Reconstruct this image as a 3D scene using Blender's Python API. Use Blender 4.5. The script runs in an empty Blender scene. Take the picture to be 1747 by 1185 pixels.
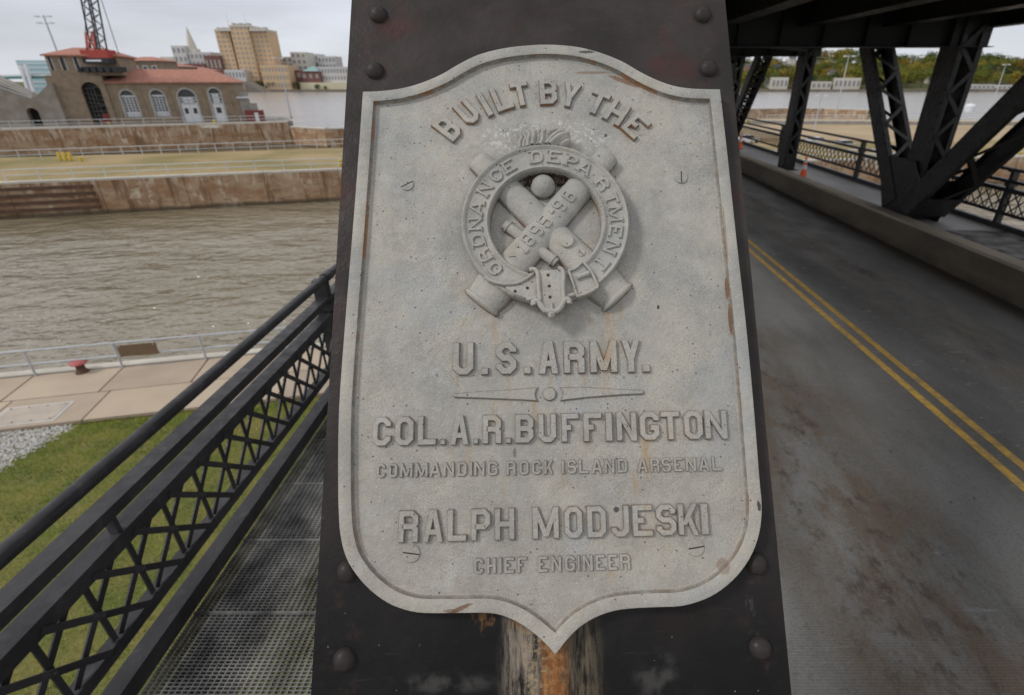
import bpy, bmesh, math, random
import numpy as np
from mathutils import Vector, Matrix

random.seed(7)
rng = np.random.default_rng(11)
C = bpy.context.scene.collection
R = math.radians

# ------------------------------------------------------------------ camera, sky, sun
F, CX, CY = 890.0, 945.0, 592.0          # focal length and principal point, in pixels of a 1747 px wide frame
PITCH = math.atan2(455.0, 890.0)
CP, SP = math.cos(PITCH), math.sin(PITCH)
cam_d = bpy.data.cameras.new('camera')
cam = bpy.data.objects.new('camera', cam_d); C.objects.link(cam)
cam.rotation_euler = (math.pi/2 - PITCH, 0, 0)
cam_d.sensor_width = 36.0
cam_d.lens = F/1747*36
cam_d.shift_x = (873.5-CX)/1747
cam_d.clip_start = 0.02; cam_d.clip_end = 6000
cam_d.dof.use_dof = True
cam_d.dof.focus_distance = 0.93
cam_d.dof.aperture_fstop = 5.0
cam_d.dof.aperture_blades = 0
S = bpy.context.scene
S.camera = cam

SUN_EL, SUN_AZ = R(46), R(-58)            # azimuth from +Y (bridge axis); minus = to the left
world = bpy.data.worlds.new('World'); S.world = world
world.use_nodes = True
wn = world.node_tree; wn.nodes.clear()
def W(t, **k):
    n = wn.nodes.new(t)
    for a, b in k.items(): setattr(n, a, b)
    return n
out = W('ShaderNodeOutputWorld'); bg = W('ShaderNodeBackground'); bg.inputs['Strength'].default_value = 0.1
sky = W('ShaderNodeTexSky', sky_type='NISHITA', sun_disc=False)
sky.sun_elevation = SUN_EL; sky.sun_rotation = SUN_AZ + math.pi; sky.air_density = 1.0; sky.dust_density = 2.0
tc = W('ShaderNodeTexCoord'); sep = W('ShaderNodeSeparateXYZ')
wn.links.new(tc.outputs['Generated'], sep.inputs[0])
ramp = W('ShaderNodeValToRGB')             # overcast: a little brighter towards the zenith
ramp.color_ramp.elements[0].position = 0.0; ramp.color_ramp.elements[0].color = (0.93, 0.96, 1.02, 1)
ramp.color_ramp.elements[1].position = 1.0; ramp.color_ramp.elements[1].color = (1.0, 1.0, 1.0, 1)
e = ramp.color_ramp.elements.new(0.12); e.color = (0.82, 0.86, 0.97, 1)
e = ramp.color_ramp.elements.new(0.3); e.color = (0.97, 0.985, 1.04, 1)
wn.links.new(sep.outputs['Z'], ramp.inputs[0])
mp = W('ShaderNodeMapping'); mp.inputs['Scale'].default_value = (1.2, 1.2, 5.0)
wn.links.new(tc.outputs['Generated'], mp.inputs[0])
nz = W('ShaderNodeTexNoise'); nz.inputs['Scale'].default_value = 1.9; nz.inputs['Detail'].default_value = 6; nz.inputs['Roughness'].default_value = 0.5
wn.links.new(mp.outputs[0], nz.inputs[0])
mr = W('ShaderNodeMapRange'); mr.inputs['From Min'].default_value = 0.3; mr.inputs['From Max'].default_value = 0.7
mr.inputs['To Min'].default_value = 5.9; mr.inputs['To Max'].default_value = 9.7
wn.links.new(nz.outputs['Fac'], mr.inputs['Value'])
sc = W('ShaderNodeVectorMath', operation='SCALE')
wn.links.new(ramp.outputs[0], sc.inputs[0]); wn.links.new(mr.outputs[0], sc.inputs['Scale'])
mx = W('ShaderNodeMix', data_type='RGBA'); mx.inputs['Factor'].default_value = 0.92
wn.links.new(sky.outputs[0], mx.inputs['A']); wn.links.new(sc.outputs[0], mx.inputs['B'])
wn.links.new(mx.outputs['Result'], bg.inputs['Color']); wn.links.new(bg.outputs[0], out.inputs[0])

sun_d = bpy.data.lights.new('sun', 'SUN'); sun = bpy.data.objects.new('sun', sun_d); C.objects.link(sun)
sun_d.energy = 1.5; sun_d.angle = R(10); sun_d.color = (1.0, 0.97, 0.93)
# light comes from upper left, a little behind the camera
sun_az_dir = Vector((-0.92, -0.34, 0)).normalized()
to_sun = Vector((sun_az_dir.x*math.cos(SUN_EL), sun_az_dir.y*math.cos(SUN_EL), math.sin(SUN_EL)))
sun.rotation_euler = to_sun.to_track_quat('Z', 'Y').to_euler()
sky.sun_rotation = math.atan2(to_sun.x, to_sun.y)
vs = S.view_settings
vs.view_transform = 'Standard'; vs.look = 'None'; vs.exposure = 0.0; vs.gamma = 1.0; vs.use_curve_mapping = False
S.render.engine = 'CYCLES'
S.cycles.use_denoising = True
S.cycles.max_bounces = 6; S.cycles.diffuse_bounces = 3; S.cycles.glossy_bounces = 3

# ------------------------------------------------------------------ survey helpers: where a sight line meets a real plane
def ray(px, py):
    v = CY - py
    return Vector((px-CX, F*CP + v*SP, -F*SP + v*CP))
def onz(px, py, z):
    r = ray(px, py); return r*(z/r.z)
def ony(px, py, y):
    r = ray(px, py); return r*(y/r.y)
def onx(px, py, x):
    r = ray(px, py); return r*(x/r.x)

# ------------------------------------------------------------------ object helpers
def tag(o, label=None, cat=None, group=None, kind=None):
    if label: o['label'] = label
    if cat: o['category'] = cat
    if group: o['group'] = group
    if kind: o['kind'] = kind
    return o
def thing(name, label, cat, loc=(0, 0, 0), group=None, kind=None):
    o = bpy.data.objects.new(name, None); C.objects.link(o); o.location = loc
    o.empty_display_size = 0.1
    return tag(o, label, cat, group, kind)
def root_of(o):
    while o.parent: o = o.parent
    return o
class MB:
    def __init__(s): s.v = []; s.f = []
    def quadgrid(s): pass
    def add(s, vs, fs):
        n = len(s.v); s.v += [tuple(v) for v in vs]; s.f += [tuple(i+n for i in f) for f in fs]
        return s
    def box(s, c, d, rot=None):
        x, y, z = d[0]/2, d[1]/2, d[2]/2
        P = [Vector(p) for p in ((-x,-y,-z),(x,-y,-z),(x,y,-z),(-x,y,-z),(-x,-y,z),(x,-y,z),(x,y,z),(-x,y,z))]
        if rot is not None: P = [rot @ p for p in P]
        c = Vector(c)
        return s.add([p+c for p in P], [(0,3,2,1),(4,5,6,7),(0,1,5,4),(1,2,6,5),(2,3,7,6),(3,0,4,7)])
    def rng(s, x0, x1, y0, y1, z0, z1):
        return s.box(((x0+x1)/2, (y0+y1)/2, (z0+z1)/2), (abs(x1-x0), abs(y1-y0), abs(z1-z0)))
    def bar(s, a, b, w, h, side=None):
        """box from a to b; w measured along side, h across it"""
        a, b = Vector(a), Vector(b); d = (b-a).normalized()
        sd = Vector(side) if side is not None else (d.cross(Vector((0,0,1))) if abs(d.z) < .99 else Vector((1,0,0)))
        sd = (sd - d*sd.dot(d)).normalized(); up = d.cross(sd).normalized()
        P = []
        for p in (a, b):
            for i, j in ((-1,-1),(1,-1),(1,1),(-1,1)): P.append(p + sd*(i*w/2) + up*(j*h/2))
        return s.add(P, [(0,1,2,3),(7,6,5,4),(0,4,5,1),(1,5,6,2),(2,6,7,3),(3,7,4,0)])
    def tube(s, a, b, r, n=10, r2=None, caps=True):
        a, b = Vector(a), Vector(b); d = (b-a).normalized(); r2 = r if r2 is None else r2
        sd = d.cross(Vector((0,0,1))) if abs(d.z) < .95 else d.cross(Vector((1,0,0)))
        sd.normalize(); up = d.cross(sd)
        P = []
        for p, q in ((a, r), (b, r2)):
            for i in range(n):
                t = 2*math.pi*i/n; P.append(p + sd*(q*math.cos(t)) + up*(q*math.sin(t)))
        fs = [(i, (i+1) % n, n+(i+1) % n, n+i) for i in range(n)]
        if caps: fs += [tuple(range(n-1, -1, -1)), tuple(range(n, 2*n))]
        return s.add(P, fs)
    def lathe(s, prof, origin, axis=(0,0,1), xdir=None, n=24, squash=1.0):
        """prof: (radius, height along axis); squash flattens the third direction"""
        o = Vector(origin); ax = Vector(axis).normalized()
        xd = Vector(xdir) if xdir is not None else (ax.cross(Vector((0,0,1))) if abs(ax.z) < .95 else Vector((1,0,0)))
        xd = (xd - ax*xd.dot(ax)).normalized(); yd = ax.cross(xd)
        P = []; fs = []
        for r, h in prof:
            for i in range(n):
                t = 2*math.pi*i/n; P.append(o + ax*h + xd*(r*math.cos(t)) + yd*(r*squash*math.sin(t)))
        for k in range(len(prof)-1):
            for i in range(n): fs.append((k*n+i, k*n+(i+1) % n, (k+1)*n+(i+1) % n, (k+1)*n+i))
        if prof[0][0] > 1e-6: fs.append(tuple(range(n-1, -1, -1)))
        if prof[-1][0] > 1e-6: fs.append(tuple((len(prof)-1)*n+i for i in range(n)))
        return s.add(P, fs)
    def prism(s, poly, vec):
        n = len(poly); vec = Vector(vec)
        P = [Vector(p) for p in poly]; P += [p+vec for p in P]
        return s.add(P, [tuple(range(n-1, -1, -1)), tuple(range(n, 2*n))] + [(i, (i+1) % n, n+(i+1) % n, n+i) for i in range(n)])
    def mesh(s, name, off=(0, 0, 0), smooth=None):
        m = bpy.data.meshes.new(name); o = Vector(off)
        m.from_pydata([(v[0]-o.x, v[1]-o.y, v[2]-o.z) for v in s.v], [], s.f)
        m.validate(clean_customdata=False)
        bm = bmesh.new(); bm.from_mesh(m); bmesh.ops.recalc_face_normals(bm, faces=bm.faces); bm.to_mesh(m); bm.free()
        if smooth:
            m.polygons.foreach_set('use_smooth', [True]*len(m.polygons)); m.set_sharp_from_angle(angle=R(smooth))
        m.update()
        return m
    def build(s, name, mat, parent=None, smooth=None, kind=None, label=None):
        off = root_of(parent).location if parent is not None else (0, 0, 0)
        if parent is not None and root_of(parent).get('_local'): off = (0, 0, 0)
        o = bpy.data.objects.new(name, s.mesh(name, off, smooth)); C.objects.link(o)
        if mat: o.data.materials.append(mat)
        if parent is not None: o.parent = parent
        if kind: o['kind'] = kind
        if label: o['label'] = label
        return o
def structure(name, mb, mat, smooth=None):
    return mb.build(name, mat, None, smooth, 'structure')
def inst(name, mesh, parent, loc=(0, 0, 0), rot=None, scale=None, kind=None):
    """a further object that shares mesh data, placed in the parent's space"""
    o = bpy.data.objects.new(name, mesh); C.objects.link(o)
    if parent is not None:
        o.parent = parent
        if not root_of(parent).get('_local'): loc = Vector(loc) - root_of(parent).location
    o.location = loc
    if rot is not None: o.rotation_euler = rot
    if scale is not None: o.scale = scale
    if kind: o['kind'] = kind
    return o
def barmesh(name, length, w, h, mat):
    """unit bar along +Y starting at the origin, shared by alike pieces"""
    m = MB().box((0, length/2, 0), (w, length, h)).mesh(name); m.materials.append(mat); return m
def copy_tree(o, parent=None):
    c = o.copy(); C.objects.link(c)
    if parent is not None: c.parent = parent
    for ch in list(o.children): copy_tree(ch, c)
    return c

# ------------------------------------------------------------------ materials
def newmat(name):
    m = bpy.data.materials.new(name); m.use_nodes = True
    nt = m.node_tree; b = nt.nodes['Principled BSDF']
    return m, nt, b
class NT:
    def __init__(s, nt): s.nt = nt
    def n(s, t, **k):
        x = s.nt.nodes.new(t)
        for a, b in k.items():
            if a.startswith('i_'): x.inputs[a[2:].replace('_', ' ')].default_value = b
            else: setattr(x, a, b)
        return x
    def l(s, a, b): s.nt.links.new(a, b)
    def coord(s, scale=(1, 1, 1), kind='Object', rot=(0, 0, 0)):
        t = s.n('ShaderNodeTexCoord'); m = s.n('ShaderNodeMapping')
        m.inputs['Scale'].default_value = scale; m.inputs['Rotation'].default_value = rot
        s.l(t.outputs[kind], m.inputs[0]); return m.outputs[0]
    def noise(s, vec, scale, detail=4, rough=0.55, dist=0):
        x = s.n('ShaderNodeTexNoise'); x.inputs['Scale'].default_value = scale; x.inputs['Detail'].default_value = detail
        x.inputs['Roughness'].default_value = rough; x.inputs['Distortion'].default_value = dist
        s.l(vec, x.inputs[0]); return x.outputs['Fac']
    def step(s, f, lo, hi, a=0.0, b=1.0):
        x = s.n('ShaderNodeMapRange'); x.interpolation_type = 'SMOOTHSTEP'
        x.inputs['From Min'].default_value = lo; x.inputs['From Max'].default_value = hi
        x.inputs['To Min'].default_value = a; x.inputs['To Max'].default_value = b
        s.l(f, x.inputs['Value']); return x.outputs[0]
    def math(s, op, a, b=None, c=None):
        x = s.n('ShaderNodeMath', operation=op)
        for i, q in enumerate((a, b, c)):
            if q is None: continue
            if isinstance(q, (int, float)): x.inputs[i].default_value = q
            else: s.l(q, x.inputs[i])
        return x.outputs[0]
    def mix(s, f, a, b, mode='MIX'):
        x = s.n('ShaderNodeMix', data_type='RGBA', blend_type=mode)
        if isinstance(f, (int, float)): x.inputs['Factor'].default_value = f
        else: s.l(f, x.inputs['Factor'])
        for k, q in (('A', a), ('B', b)):
            if isinstance(q, tuple): x.inputs[k].default_value = q if len(q) == 4 else q+(1,)
            else: s.l(q, x.inputs[k])
        return x.outputs['Result']
    def bump(s, h, strength, dist, bsdf, prev=None):
        x = s.n('ShaderNodeBump'); x.inputs['Strength'].default_value = strength; x.inputs['Distance'].default_value = dist
        s.l(h, x.inputs['Height'])
        if prev is not None: s.l(prev, x.inputs['Normal'])
        s.l(x.outputs[0], bsdf.inputs['Normal']); return x.outputs[0]
    def sep(s, vec):
        x = s.n('ShaderNodeSeparateXYZ'); s.l(vec, x.inputs[0]); return x.outputs
    def comb(s, x, y, z):
        c = s.n('ShaderNodeCombineXYZ')
        for i, q in enumerate((x, y, z)):
            if isinstance(q, (int, float)): c.inputs[i].default_value = q
            else: s.l(q, c.inputs[i])
        return c.outputs[0]
def simple(name, col, rough=0.7, var=0.25, scale=3.0, metal=0.0, bump=0.0, bscale=40, bdist=0.01, col2=None, stretch=(1, 1, 1), world_co=False, spec=0.5):
    m, nt, b = newmat(name); N = NT(nt)
    co = N.coord(stretch)
    if world_co:
        g = N.n('ShaderNodeNewGeometry'); mp_ = N.n('ShaderNodeMapping'); mp_.inputs['Scale'].default_value = stretch
        N.l(g.outputs['Position'], mp_.inputs[0]); co = mp_.outputs[0]
    f = N.step(N.noise(co, scale, 6, 0.6), 0.3, 0.7)
    c2 = col2 or tuple(min(1, c*(1-var)) for c in col)
    N.l(N.mix(f, c2, col), b.inputs['Base Color'])
    b.inputs['Roughness'].default_value = rough; b.inputs['Metallic'].default_value = metal
    b.inputs['Specular IOR Level'].default_value = spec
    if bump: N.bump(N.noise(co, bscale, 4), bump, bdist, b)
    return m
# ------------------------------------------------------------------ the plate frame: u right, v up, w out of the steel
def cam2world(c):      # c = (right, up, forward)
    return Vector((c[0], c[2]*CP + c[1]*SP, -c[2]*SP + c[1]*CP))
_e2 = Vector((-0.0214, 0.9825, 0.185)).normalized()
_e1 = Vector((1.0, 0.0179, 0.0204)); _e1 = (_e1 - _e2*_e1.dot(_e2)).normalized()
U_, V_ = cam2world(_e1).normalized(), cam2world(_e2).normalized()
N_ = U_.cross(V_).normalized()
if N_.y > 0: N_ = -N_
O_ = cam2world((-13/890*0.936, 0, 0.936))
PLATE = Matrix(((U_.x, V_.x, N_.x, O_.x), (U_.y, V_.y, N_.y, O_.y), (U_.z, V_.z, N_.z, O_.z), (0, 0, 0, 1)))
def pl(px, py, h=0.0):
    r = ray(px, py); k = (O_ + N_*h).dot(N_)/r.dot(N_); p = r*k - O_
    return (p.dot(U_), p.dot(V_))

HF = 0.014            # field of the plaque above the steel
HR = 0.024            # top of its rim

# --- paint of the plaque
def mat_plaque(feet=True):
    m, nt, b = newmat('weathered_plaque_paint'); N = NT(nt)
    co = N.coord((1, 1, 1)); sx, sy, sz = N.sep(co)
    big = N.step(N.noise(co, 7, 6, 0.7), 0.33, 0.67)
    col = N.mix(big, (0.295, 0.292, 0.275), (0.43, 0.405, 0.355))
    col = N.mix(N.step(sy, .25, -.42, 0, .55), col, N.mix(big, (0.335, 0.306, 0.262), (0.41, 0.376, 0.322)))
    pale = N.step(N.noise(co, 22, 5, 0.65), 0.52, 0.75)
    col = N.mix(N.math('MULTIPLY', pale, 0.5), col, (0.45, 0.455, 0.45))
    bluish = N.step(N.noise(N.coord((1, 1.4, 1)), 4.3, 3), 0.54, 0.66)
    col = N.mix(N.math('MULTIPLY', bluish, 0.4), col, (0.31, 0.332, 0.35))
    # grain, denser in some areas and thin on the raised rim
    g = N.noise(co, 420, 3, 0.7)
    gm = N.math('MULTIPLY', N.step(N.noise(co, 12, 4, .65), .35, .65, .25, 1), N.step(sz, HF+.0088, HF+.0096, 1, .45))
    col = N.mix(N.math('MULTIPLY', N.step(g, 0.52, 0.66, 0, 0.66), gm), col, (0.12, 0.105, 0.085))
    col = N.mix(N.step(N.noise(co, 300, 3, 0.7), 0.58, 0.70, 0, 0.5), col, (0.60, 0.60, 0.59))
    col = N.mix(N.math('MULTIPLY', N.step(N.noise(co, 170, 4, 0.8), 0.56, 0.68, 0, 0.6), gm), col, (0.15, 0.125, 0.10))
    col = N.mix(N.step(N.noise(co, 16, 6, 0.75), 0.50, 0.70, 0, 0.35), col, (0.205, 0.188, 0.155))
    # pits
    vo = N.n('ShaderNodeTexVoronoi'); vo.inputs['Scale'].default_value = 95; N.l(co, vo.inputs['Vector'])
    sel = N.sep(vo.outputs['Color'])
    pit = N.math('MULTIPLY', N.step(vo.outputs['Distance'], 0.10, 0.17, 1, 0), N.math('GREATER_THAN', sel[0], 0.80))
    col = N.mix(N.math('MULTIPLY', pit, 0.75), col, (0.09, 0.06, 0.04))
    # chips and scratches with places of their own
    for (a, t, w_, h_, c_, st) in ((1000, 91, 17, 3.2, (0.06, 0.06, 0.06), .9), (1293, 862, 3.2, 9, (0.05, 0.05, 0.055), .95), (1052, 869, 4.5, 5, (0.05, 0.05, 0.055), .9), (1124, 522, 2.6, 4, (0.04, 0.04, 0.04), .9),
                                   (1013, 217, 2, 2, (0.04, 0.04, 0.04), .9), (1034, 228, 2.8, 3, (0.04, 0.04, 0.04), .9), (786, 1036, 20, 3.6, (0.15, 0.07, 0.035), .8), (770, 1040, 12, 3, (0.15, 0.07, 0.035), .6), (1186, 889, 1.8, 12, (0.20, 0.14, 0.08), .8),
                                   (1241, 490, 3, 22, (0.17, 0.075, 0.03), .9), (1247, 545, 3, 28, (0.15, 0.065, 0.03), .9), (1236, 400, 2, 60, (0.22, 0.13, 0.07), .6), (1065, 135, 30, 5, (0.18, 0.08, 0.03), .7), (1010, 120, 34, 3, (0.2, 0.1, 0.04), .6),
                                   (878, 772, 3, 8, (0.14, 0.13, 0.11), .8), (1234, 965, 10, 12, (0.20, 0.12, 0.07), .5)):
        u0, v0 = pl(a, t, HF+.005)
        q1 = N.math('DIVIDE', N.math('SUBTRACT', sx, u0), w_/951); q2 = N.math('DIVIDE', N.math('SUBTRACT', sy, v0), h_/951)
        if a == 786: q2 = N.math('SUBTRACT', q2, N.math('MULTIPLY', q1, 2.2))
        if a == 1065: q2 = N.math('ADD', q2, N.math('MULTIPLY', q1, 2.6))
        rr = N.math('ADD', N.math('SQRT', N.math('ADD', N.math('MULTIPLY', q1, q1), N.math('MULTIPLY', q2, q2))), N.math('MULTIPLY', N.math('SUBTRACT', N.noise(co, 210, 3), .5), .9))
        col = N.mix(N.step(rr, .75, 1.1, st, 0), col, c_)
    # white chipped crust above the wreath
    crust = N.step(N.noise(co, 130, 4, 0.75), 0.53, 0.60)
    cu, cv = pl(930, 235, HF)
    dx = N.math('DIVIDE', N.math('SUBTRACT', sx, cu), 0.16); dy = N.math('DIVIDE', N.math('SUBTRACT', sy, cv), 0.045)
    rad = N.math('SQRT', N.math('ADD', N.math('MULTIPLY', dx, dx), N.math('MULTIPLY', dy, dy)))
    cm = N.math('MULTIPLY', N.math('MULTIPLY', crust, N.step(sz, HF+.001, HF+.002, 1, 0)), N.step(rad, 0.5, 1.05, 1, 0))
    col = N.mix(N.math('MULTIPLY', cm, 0.6), col, (0.66, 0.67, 0.68))
    # rust streaks that run down from letters and emblem: (x, y top, length px, width px, strength)
    streaks = [(845, 545, 150, 9, .45), (1040, 535, 130, 16, .9), (868, 642, 90, 8, .7), (940, 640, 70, 7, .5), (972, 638, 60, 8, .7), (995, 638, 45, 8, .8),
               (1033, 600, 95, 10, .8), (780, 640, 50, 8, .4), (912, 684, 70, 6, .7), (845, 684, 90, 7, .5), (770, 764, 50, 9, .5), (800, 764, 70, 9, .5), (1000, 758, 40, 6, .6),
               (1105, 752, 100, 15, .95), (1085, 806, 70, 8, .8), (962, 815, 40, 6, .6), (945, 815, 28, 5, .5), (1040, 976, 24, 12, .8), (1105, 860, 90, 14, .6),
               (860, 815, 100, 10, .35), (700, 930, 40, 8, .3), (1010, 545, 30, 8, .6), (1060, 525, 40, 9, .6), (790, 545, 40, 8, .5), (1140, 930, 60, 14, .3)]
    tot = None
    wav = N.math('MULTIPLY', N.math('SUBTRACT', N.noise(N.coord((1, .35, 1)), 40, 3), 0.5), 0.012)
    xs = N.math('ADD', sx, wav)
    for (a, t, ln, wd, st) in streaks:
        u0, v0 = pl(a, t, HF); u1, v1 = pl(a, t+ln, HF); w_ = wd/951.0
        d = N.math('ABSOLUTE', N.math('SUBTRACT', xs, (u0+u1)/2))
        k = N.math('MULTIPLY', N.step(d, 0, w_, st, 0), N.step(sy, v1, v0+0.002, 0, 1))
        k = N.math('MULTIPLY', k, N.math('LESS_THAN', sy, v0+0.004))
        tot = k if tot is None else N.math('ADD', tot, k)
    fine = N.step(N.noise(N.coord((1, .22, 1)), 90, 4, 0.7), 0.36, 0.68, 0.12, 1)
    rust = N.math('MULTIPLY', tot, fine)
    rust = N.math('MINIMUM', rust, 1.0)
    col = N.mix(N.math('MULTIPLY', rust, 0.9), col, (0.36, 0.22, 0.085))
    # rust caught along the feet of the raised letters (a thin band just above the field)
    foot = N.math('MULTIPLY', N.step(sz, HF-0.0002, HF+0.0001), N.step(sz, HF+0.0008, HF+0.0016, 1, 0))
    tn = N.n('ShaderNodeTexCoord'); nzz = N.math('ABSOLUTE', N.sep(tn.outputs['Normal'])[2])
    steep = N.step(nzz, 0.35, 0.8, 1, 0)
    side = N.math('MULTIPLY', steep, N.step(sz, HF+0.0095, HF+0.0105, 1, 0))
    if feet: col = N.mix(N.math('MULTIPLY', side, N.step(N.noise(co, 60, 4, .7), .3, .6, .25, .75)), col, (0.13, 0.12, 0.105))  # darkens the steep low sides of letters and rim, unevenly
    patch = N.step(N.noise(co, 26, 4, 0.7), 0.46, 0.56)
    lowpart = N.step(sy, pl(930, 560, HF)[1], pl(930, 590, HF)[1], 1, 0.35)
    patch = N.math('MULTIPLY', patch, N.step(N.noise(co, 8, 3, .6), .44, .56, .15, 1))
    fr = N.math('MULTIPLY', N.math('MULTIPLY', side, patch), lowpart)
    col = N.mix(N.math('MULTIPLY', fr, 0.9 if feet else 0.0), col, (0.25, 0.115, 0.04))
    N.l(col, b.inputs['Base Color'])
    N.l(N.step(N.noise(co, 30, 4, .7), .3, .7, .42, .75), b.inputs['Roughness']); b.inputs['Specular IOR Level'].default_value = 0.35
    h = N.math('ADD', N.noise(co, 260, 5, 0.7), N.math('MULTIPLY', pit, -0.8))
    n1 = N.bump(h, 0.8, 0.0016, b)
    N.bump(N.noise(co, 45, 5, 0.65), 0.7, 0.0035, b, n1)
    return m
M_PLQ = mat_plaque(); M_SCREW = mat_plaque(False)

def mat_steel(name, streak=False, base=(0.013, 0.013, 0.0135), brown=(0.026, 0.0235, 0.0225), rough=0.42):
    m, nt, b = newmat(name); N = NT(nt)
    co = N.coord(); sx, sy, sz = N.sep(co)
    f = N.step(N.noise(co, 2.6, 5, 0.6), 0.35, 0.65)
    col = N.mix(f, base, brown) if not streak else N.mix(f, tuple(c*.45 for c in base), tuple(c*.45 for c in brown))
    d = N.step(N.noise(co, 9, 6, 0.65), 0.5, 0.75)
    col = N.mix(N.math('MULTIPLY', d, 0.45), col, tuple(c*(2.3 if not streak else 1.0) for c in brown))
    vo = N.n('ShaderNodeTexVoronoi'); vo.inputs['Scale'].default_value = 60; N.l(co, vo.inputs['Vector'])
    s_ = N.sep(vo.outputs['Color'])
    sp = N.math('MULTIPLY', N.step(vo.outputs['Distance'], 0.04, 0.09, 1, 0), N.math('GREATER_THAN', s_[1], 0.88))
    col = N.mix(N.math('MULTIPLY', sp, 0.6), col, (0.30, 0.29, 0.27))
    rgh = N.step(N.noise(co, 14, 4, 0.6), 0.3, 0.7, rough-0.1, rough+0.18)
    if streak:
        # the top part of the plate is browner and lighter, the foot blacker
        topf = N.step(sy, -0.56, -0.12)
        col = N.mix(N.math('MULTIPLY', topf, 0.75), col, N.mix(N.step(N.noise(co, 6, 5, .6), .3, .7), (0.034, 0.029, 0.028), (0.064, 0.053, 0.050)))
        red = N.step(N.noise(N.coord((1, 1, 1)), 5.5, 4), 0.56, 0.68)
        col = N.mix(N.math('MULTIPLY', N.math('MULTIPLY', red, topf), 0.6), col, (0.07, 0.028, 0.026))
        # rust and grime gathered round the two rivet lines, chips and scrapes elsewhere
        rl = N.step(N.math('ABSOLUTE', N.math('SUBTRACT', N.math('ABSOLUTE', sx), 0.335)), 0.008, 0.045, 1, 0)
        col = N.mix(N.math('MULTIPLY', N.math('MULTIPLY', rl, N.step(N.noise(co, 24, 5, .7), .52, .66)), 0.4), col, (0.060, 0.034, 0.024))
        col = N.mix(N.step(N.noise(N.coord((1, .5, 1)), 17, 7, .8), .60, .70, 0, .55), col, (0.080, 0.074, 0.070))
        col = N.mix(N.step(N.noise(N.coord((.25, 3, 1)), 22, 4, .7), .62, .72, 0, .35), col, (0.055, 0.046, 0.044))
        # run-off below the point of the plaque
        u0, v0 = pl(946, 1110); 
        wob = N.math('MULTIPLY', N.math('SUBTRACT', N.noise(N.coord((1, .25, 1)), 24, 4), .5), 0.03)
        xs = N.math('ADD', sx, wob)
        below = N.step(sy, v0+0.045, v0+0.09, 1, 0)
        def band(c, w, st):
            cc = pl(c, 1140)[0]
            return N.math('MULTIPLY', N.step(N.math('ABSOLUTE', N.math('SUBTRACT', xs, cc)), w*0.3/900, w/900, st, 0), below)
        fineb = N.step(N.noise(N.coord((1, .12, 1)), 110, 5, .75), 0.36, 0.62)
        col = N.mix(N.math('MULTIPLY', band(893, 40, 1), fineb), col, (0.24, 0.20, 0.16))
        col = N.mix(N.math('MULTIPLY', band(985, 46, .7), fineb), col, (0.15, 0.12, 0.08))
        rustn = N.step(N.noise(N.coord((1, .3, 1)), 60, 5, .7), 0.28, 0.52)
        col = N.mix(N.math('MULTIPLY', band(944, 25, 1), rustn), col, N.mix(N.step(N.noise(co, 45, 5, .75), .42, .6), (0.20, 0.075, 0.024), (0.33, 0.16, 0.06)))
        col = N.mix(N.math('MULTIPLY', band(915, 30, .5), N.step(N.noise(co, 75, 4, .7), .48, .6)), col, (0.40, 0.30, 0.16))
        lf = N.step(N.noise(N.coord((1, .6, 1)), 30, 4, .7), 0.50, 0.62)
        u1, v1 = pl(860, 1055)
        dd = N.math('SQRT', N.math('ADD', N.math('POWER', N.math('DIVIDE', N.math('SUBTRACT', sx, u1), .075), 2), N.math('POWER', N.math('DIVIDE', N.math('SUBTRACT', sy, v1), .03), 2)))
        col = N.mix(N.math('MULTIPLY', lf, N.step(dd, .3, 1.1, .8, 0)), col, (0.20, 0.10, 0.03))
        # grey scuffs low on the plate
        for (a, c_, w_, h_) in ((760, 1165, .11, .022), (1120, 1150, .05, .05)):
            u2, v2 = pl(a, c_)
            dd = N.math('SQRT', N.math('ADD', N.math('POWER', N.math('DIVIDE', N.math('SUBTRACT', sx, u2), w_), 2), N.math('POWER', N.math('DIVIDE', N.math('SUBTRACT', sy, v2), h_), 2)))
            col = N.mix(N.math('MULTIPLY', N.step(N.noise(co, 30, 4), .4, .65), N.step(dd, .3, 1.0, .5, 0)), col, (0.085, 0.08, 0.075))
    N.l(col, b.inputs['Base Color']); N.l(rgh, b.inputs['Roughness'])
    b.inputs['Specular IOR Level'].default_value = 0.16 if streak else 0.35
    n1 = N.bump(N.noise(co, 150, 4, .6), 0.25, 0.0008, b)
    N.bump(N.noise(co, 13, 5, .65), 0.6, 0.008, b, n1)
    return m
M_POST = mat_steel('painted_post_steel', True)
M_STEEL = mat_steel('black_bridge_steel')
M_RAIL = mat_steel('black_railing_paint', base=(0.026, 0.026, 0.029), brown=(0.046, 0.043, 0.046), rough=0.38)
M_DARK = simple('dark_girder_paint', (0.010, 0.010, 0.009), 0.6, 0.4, 2.0)

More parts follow.
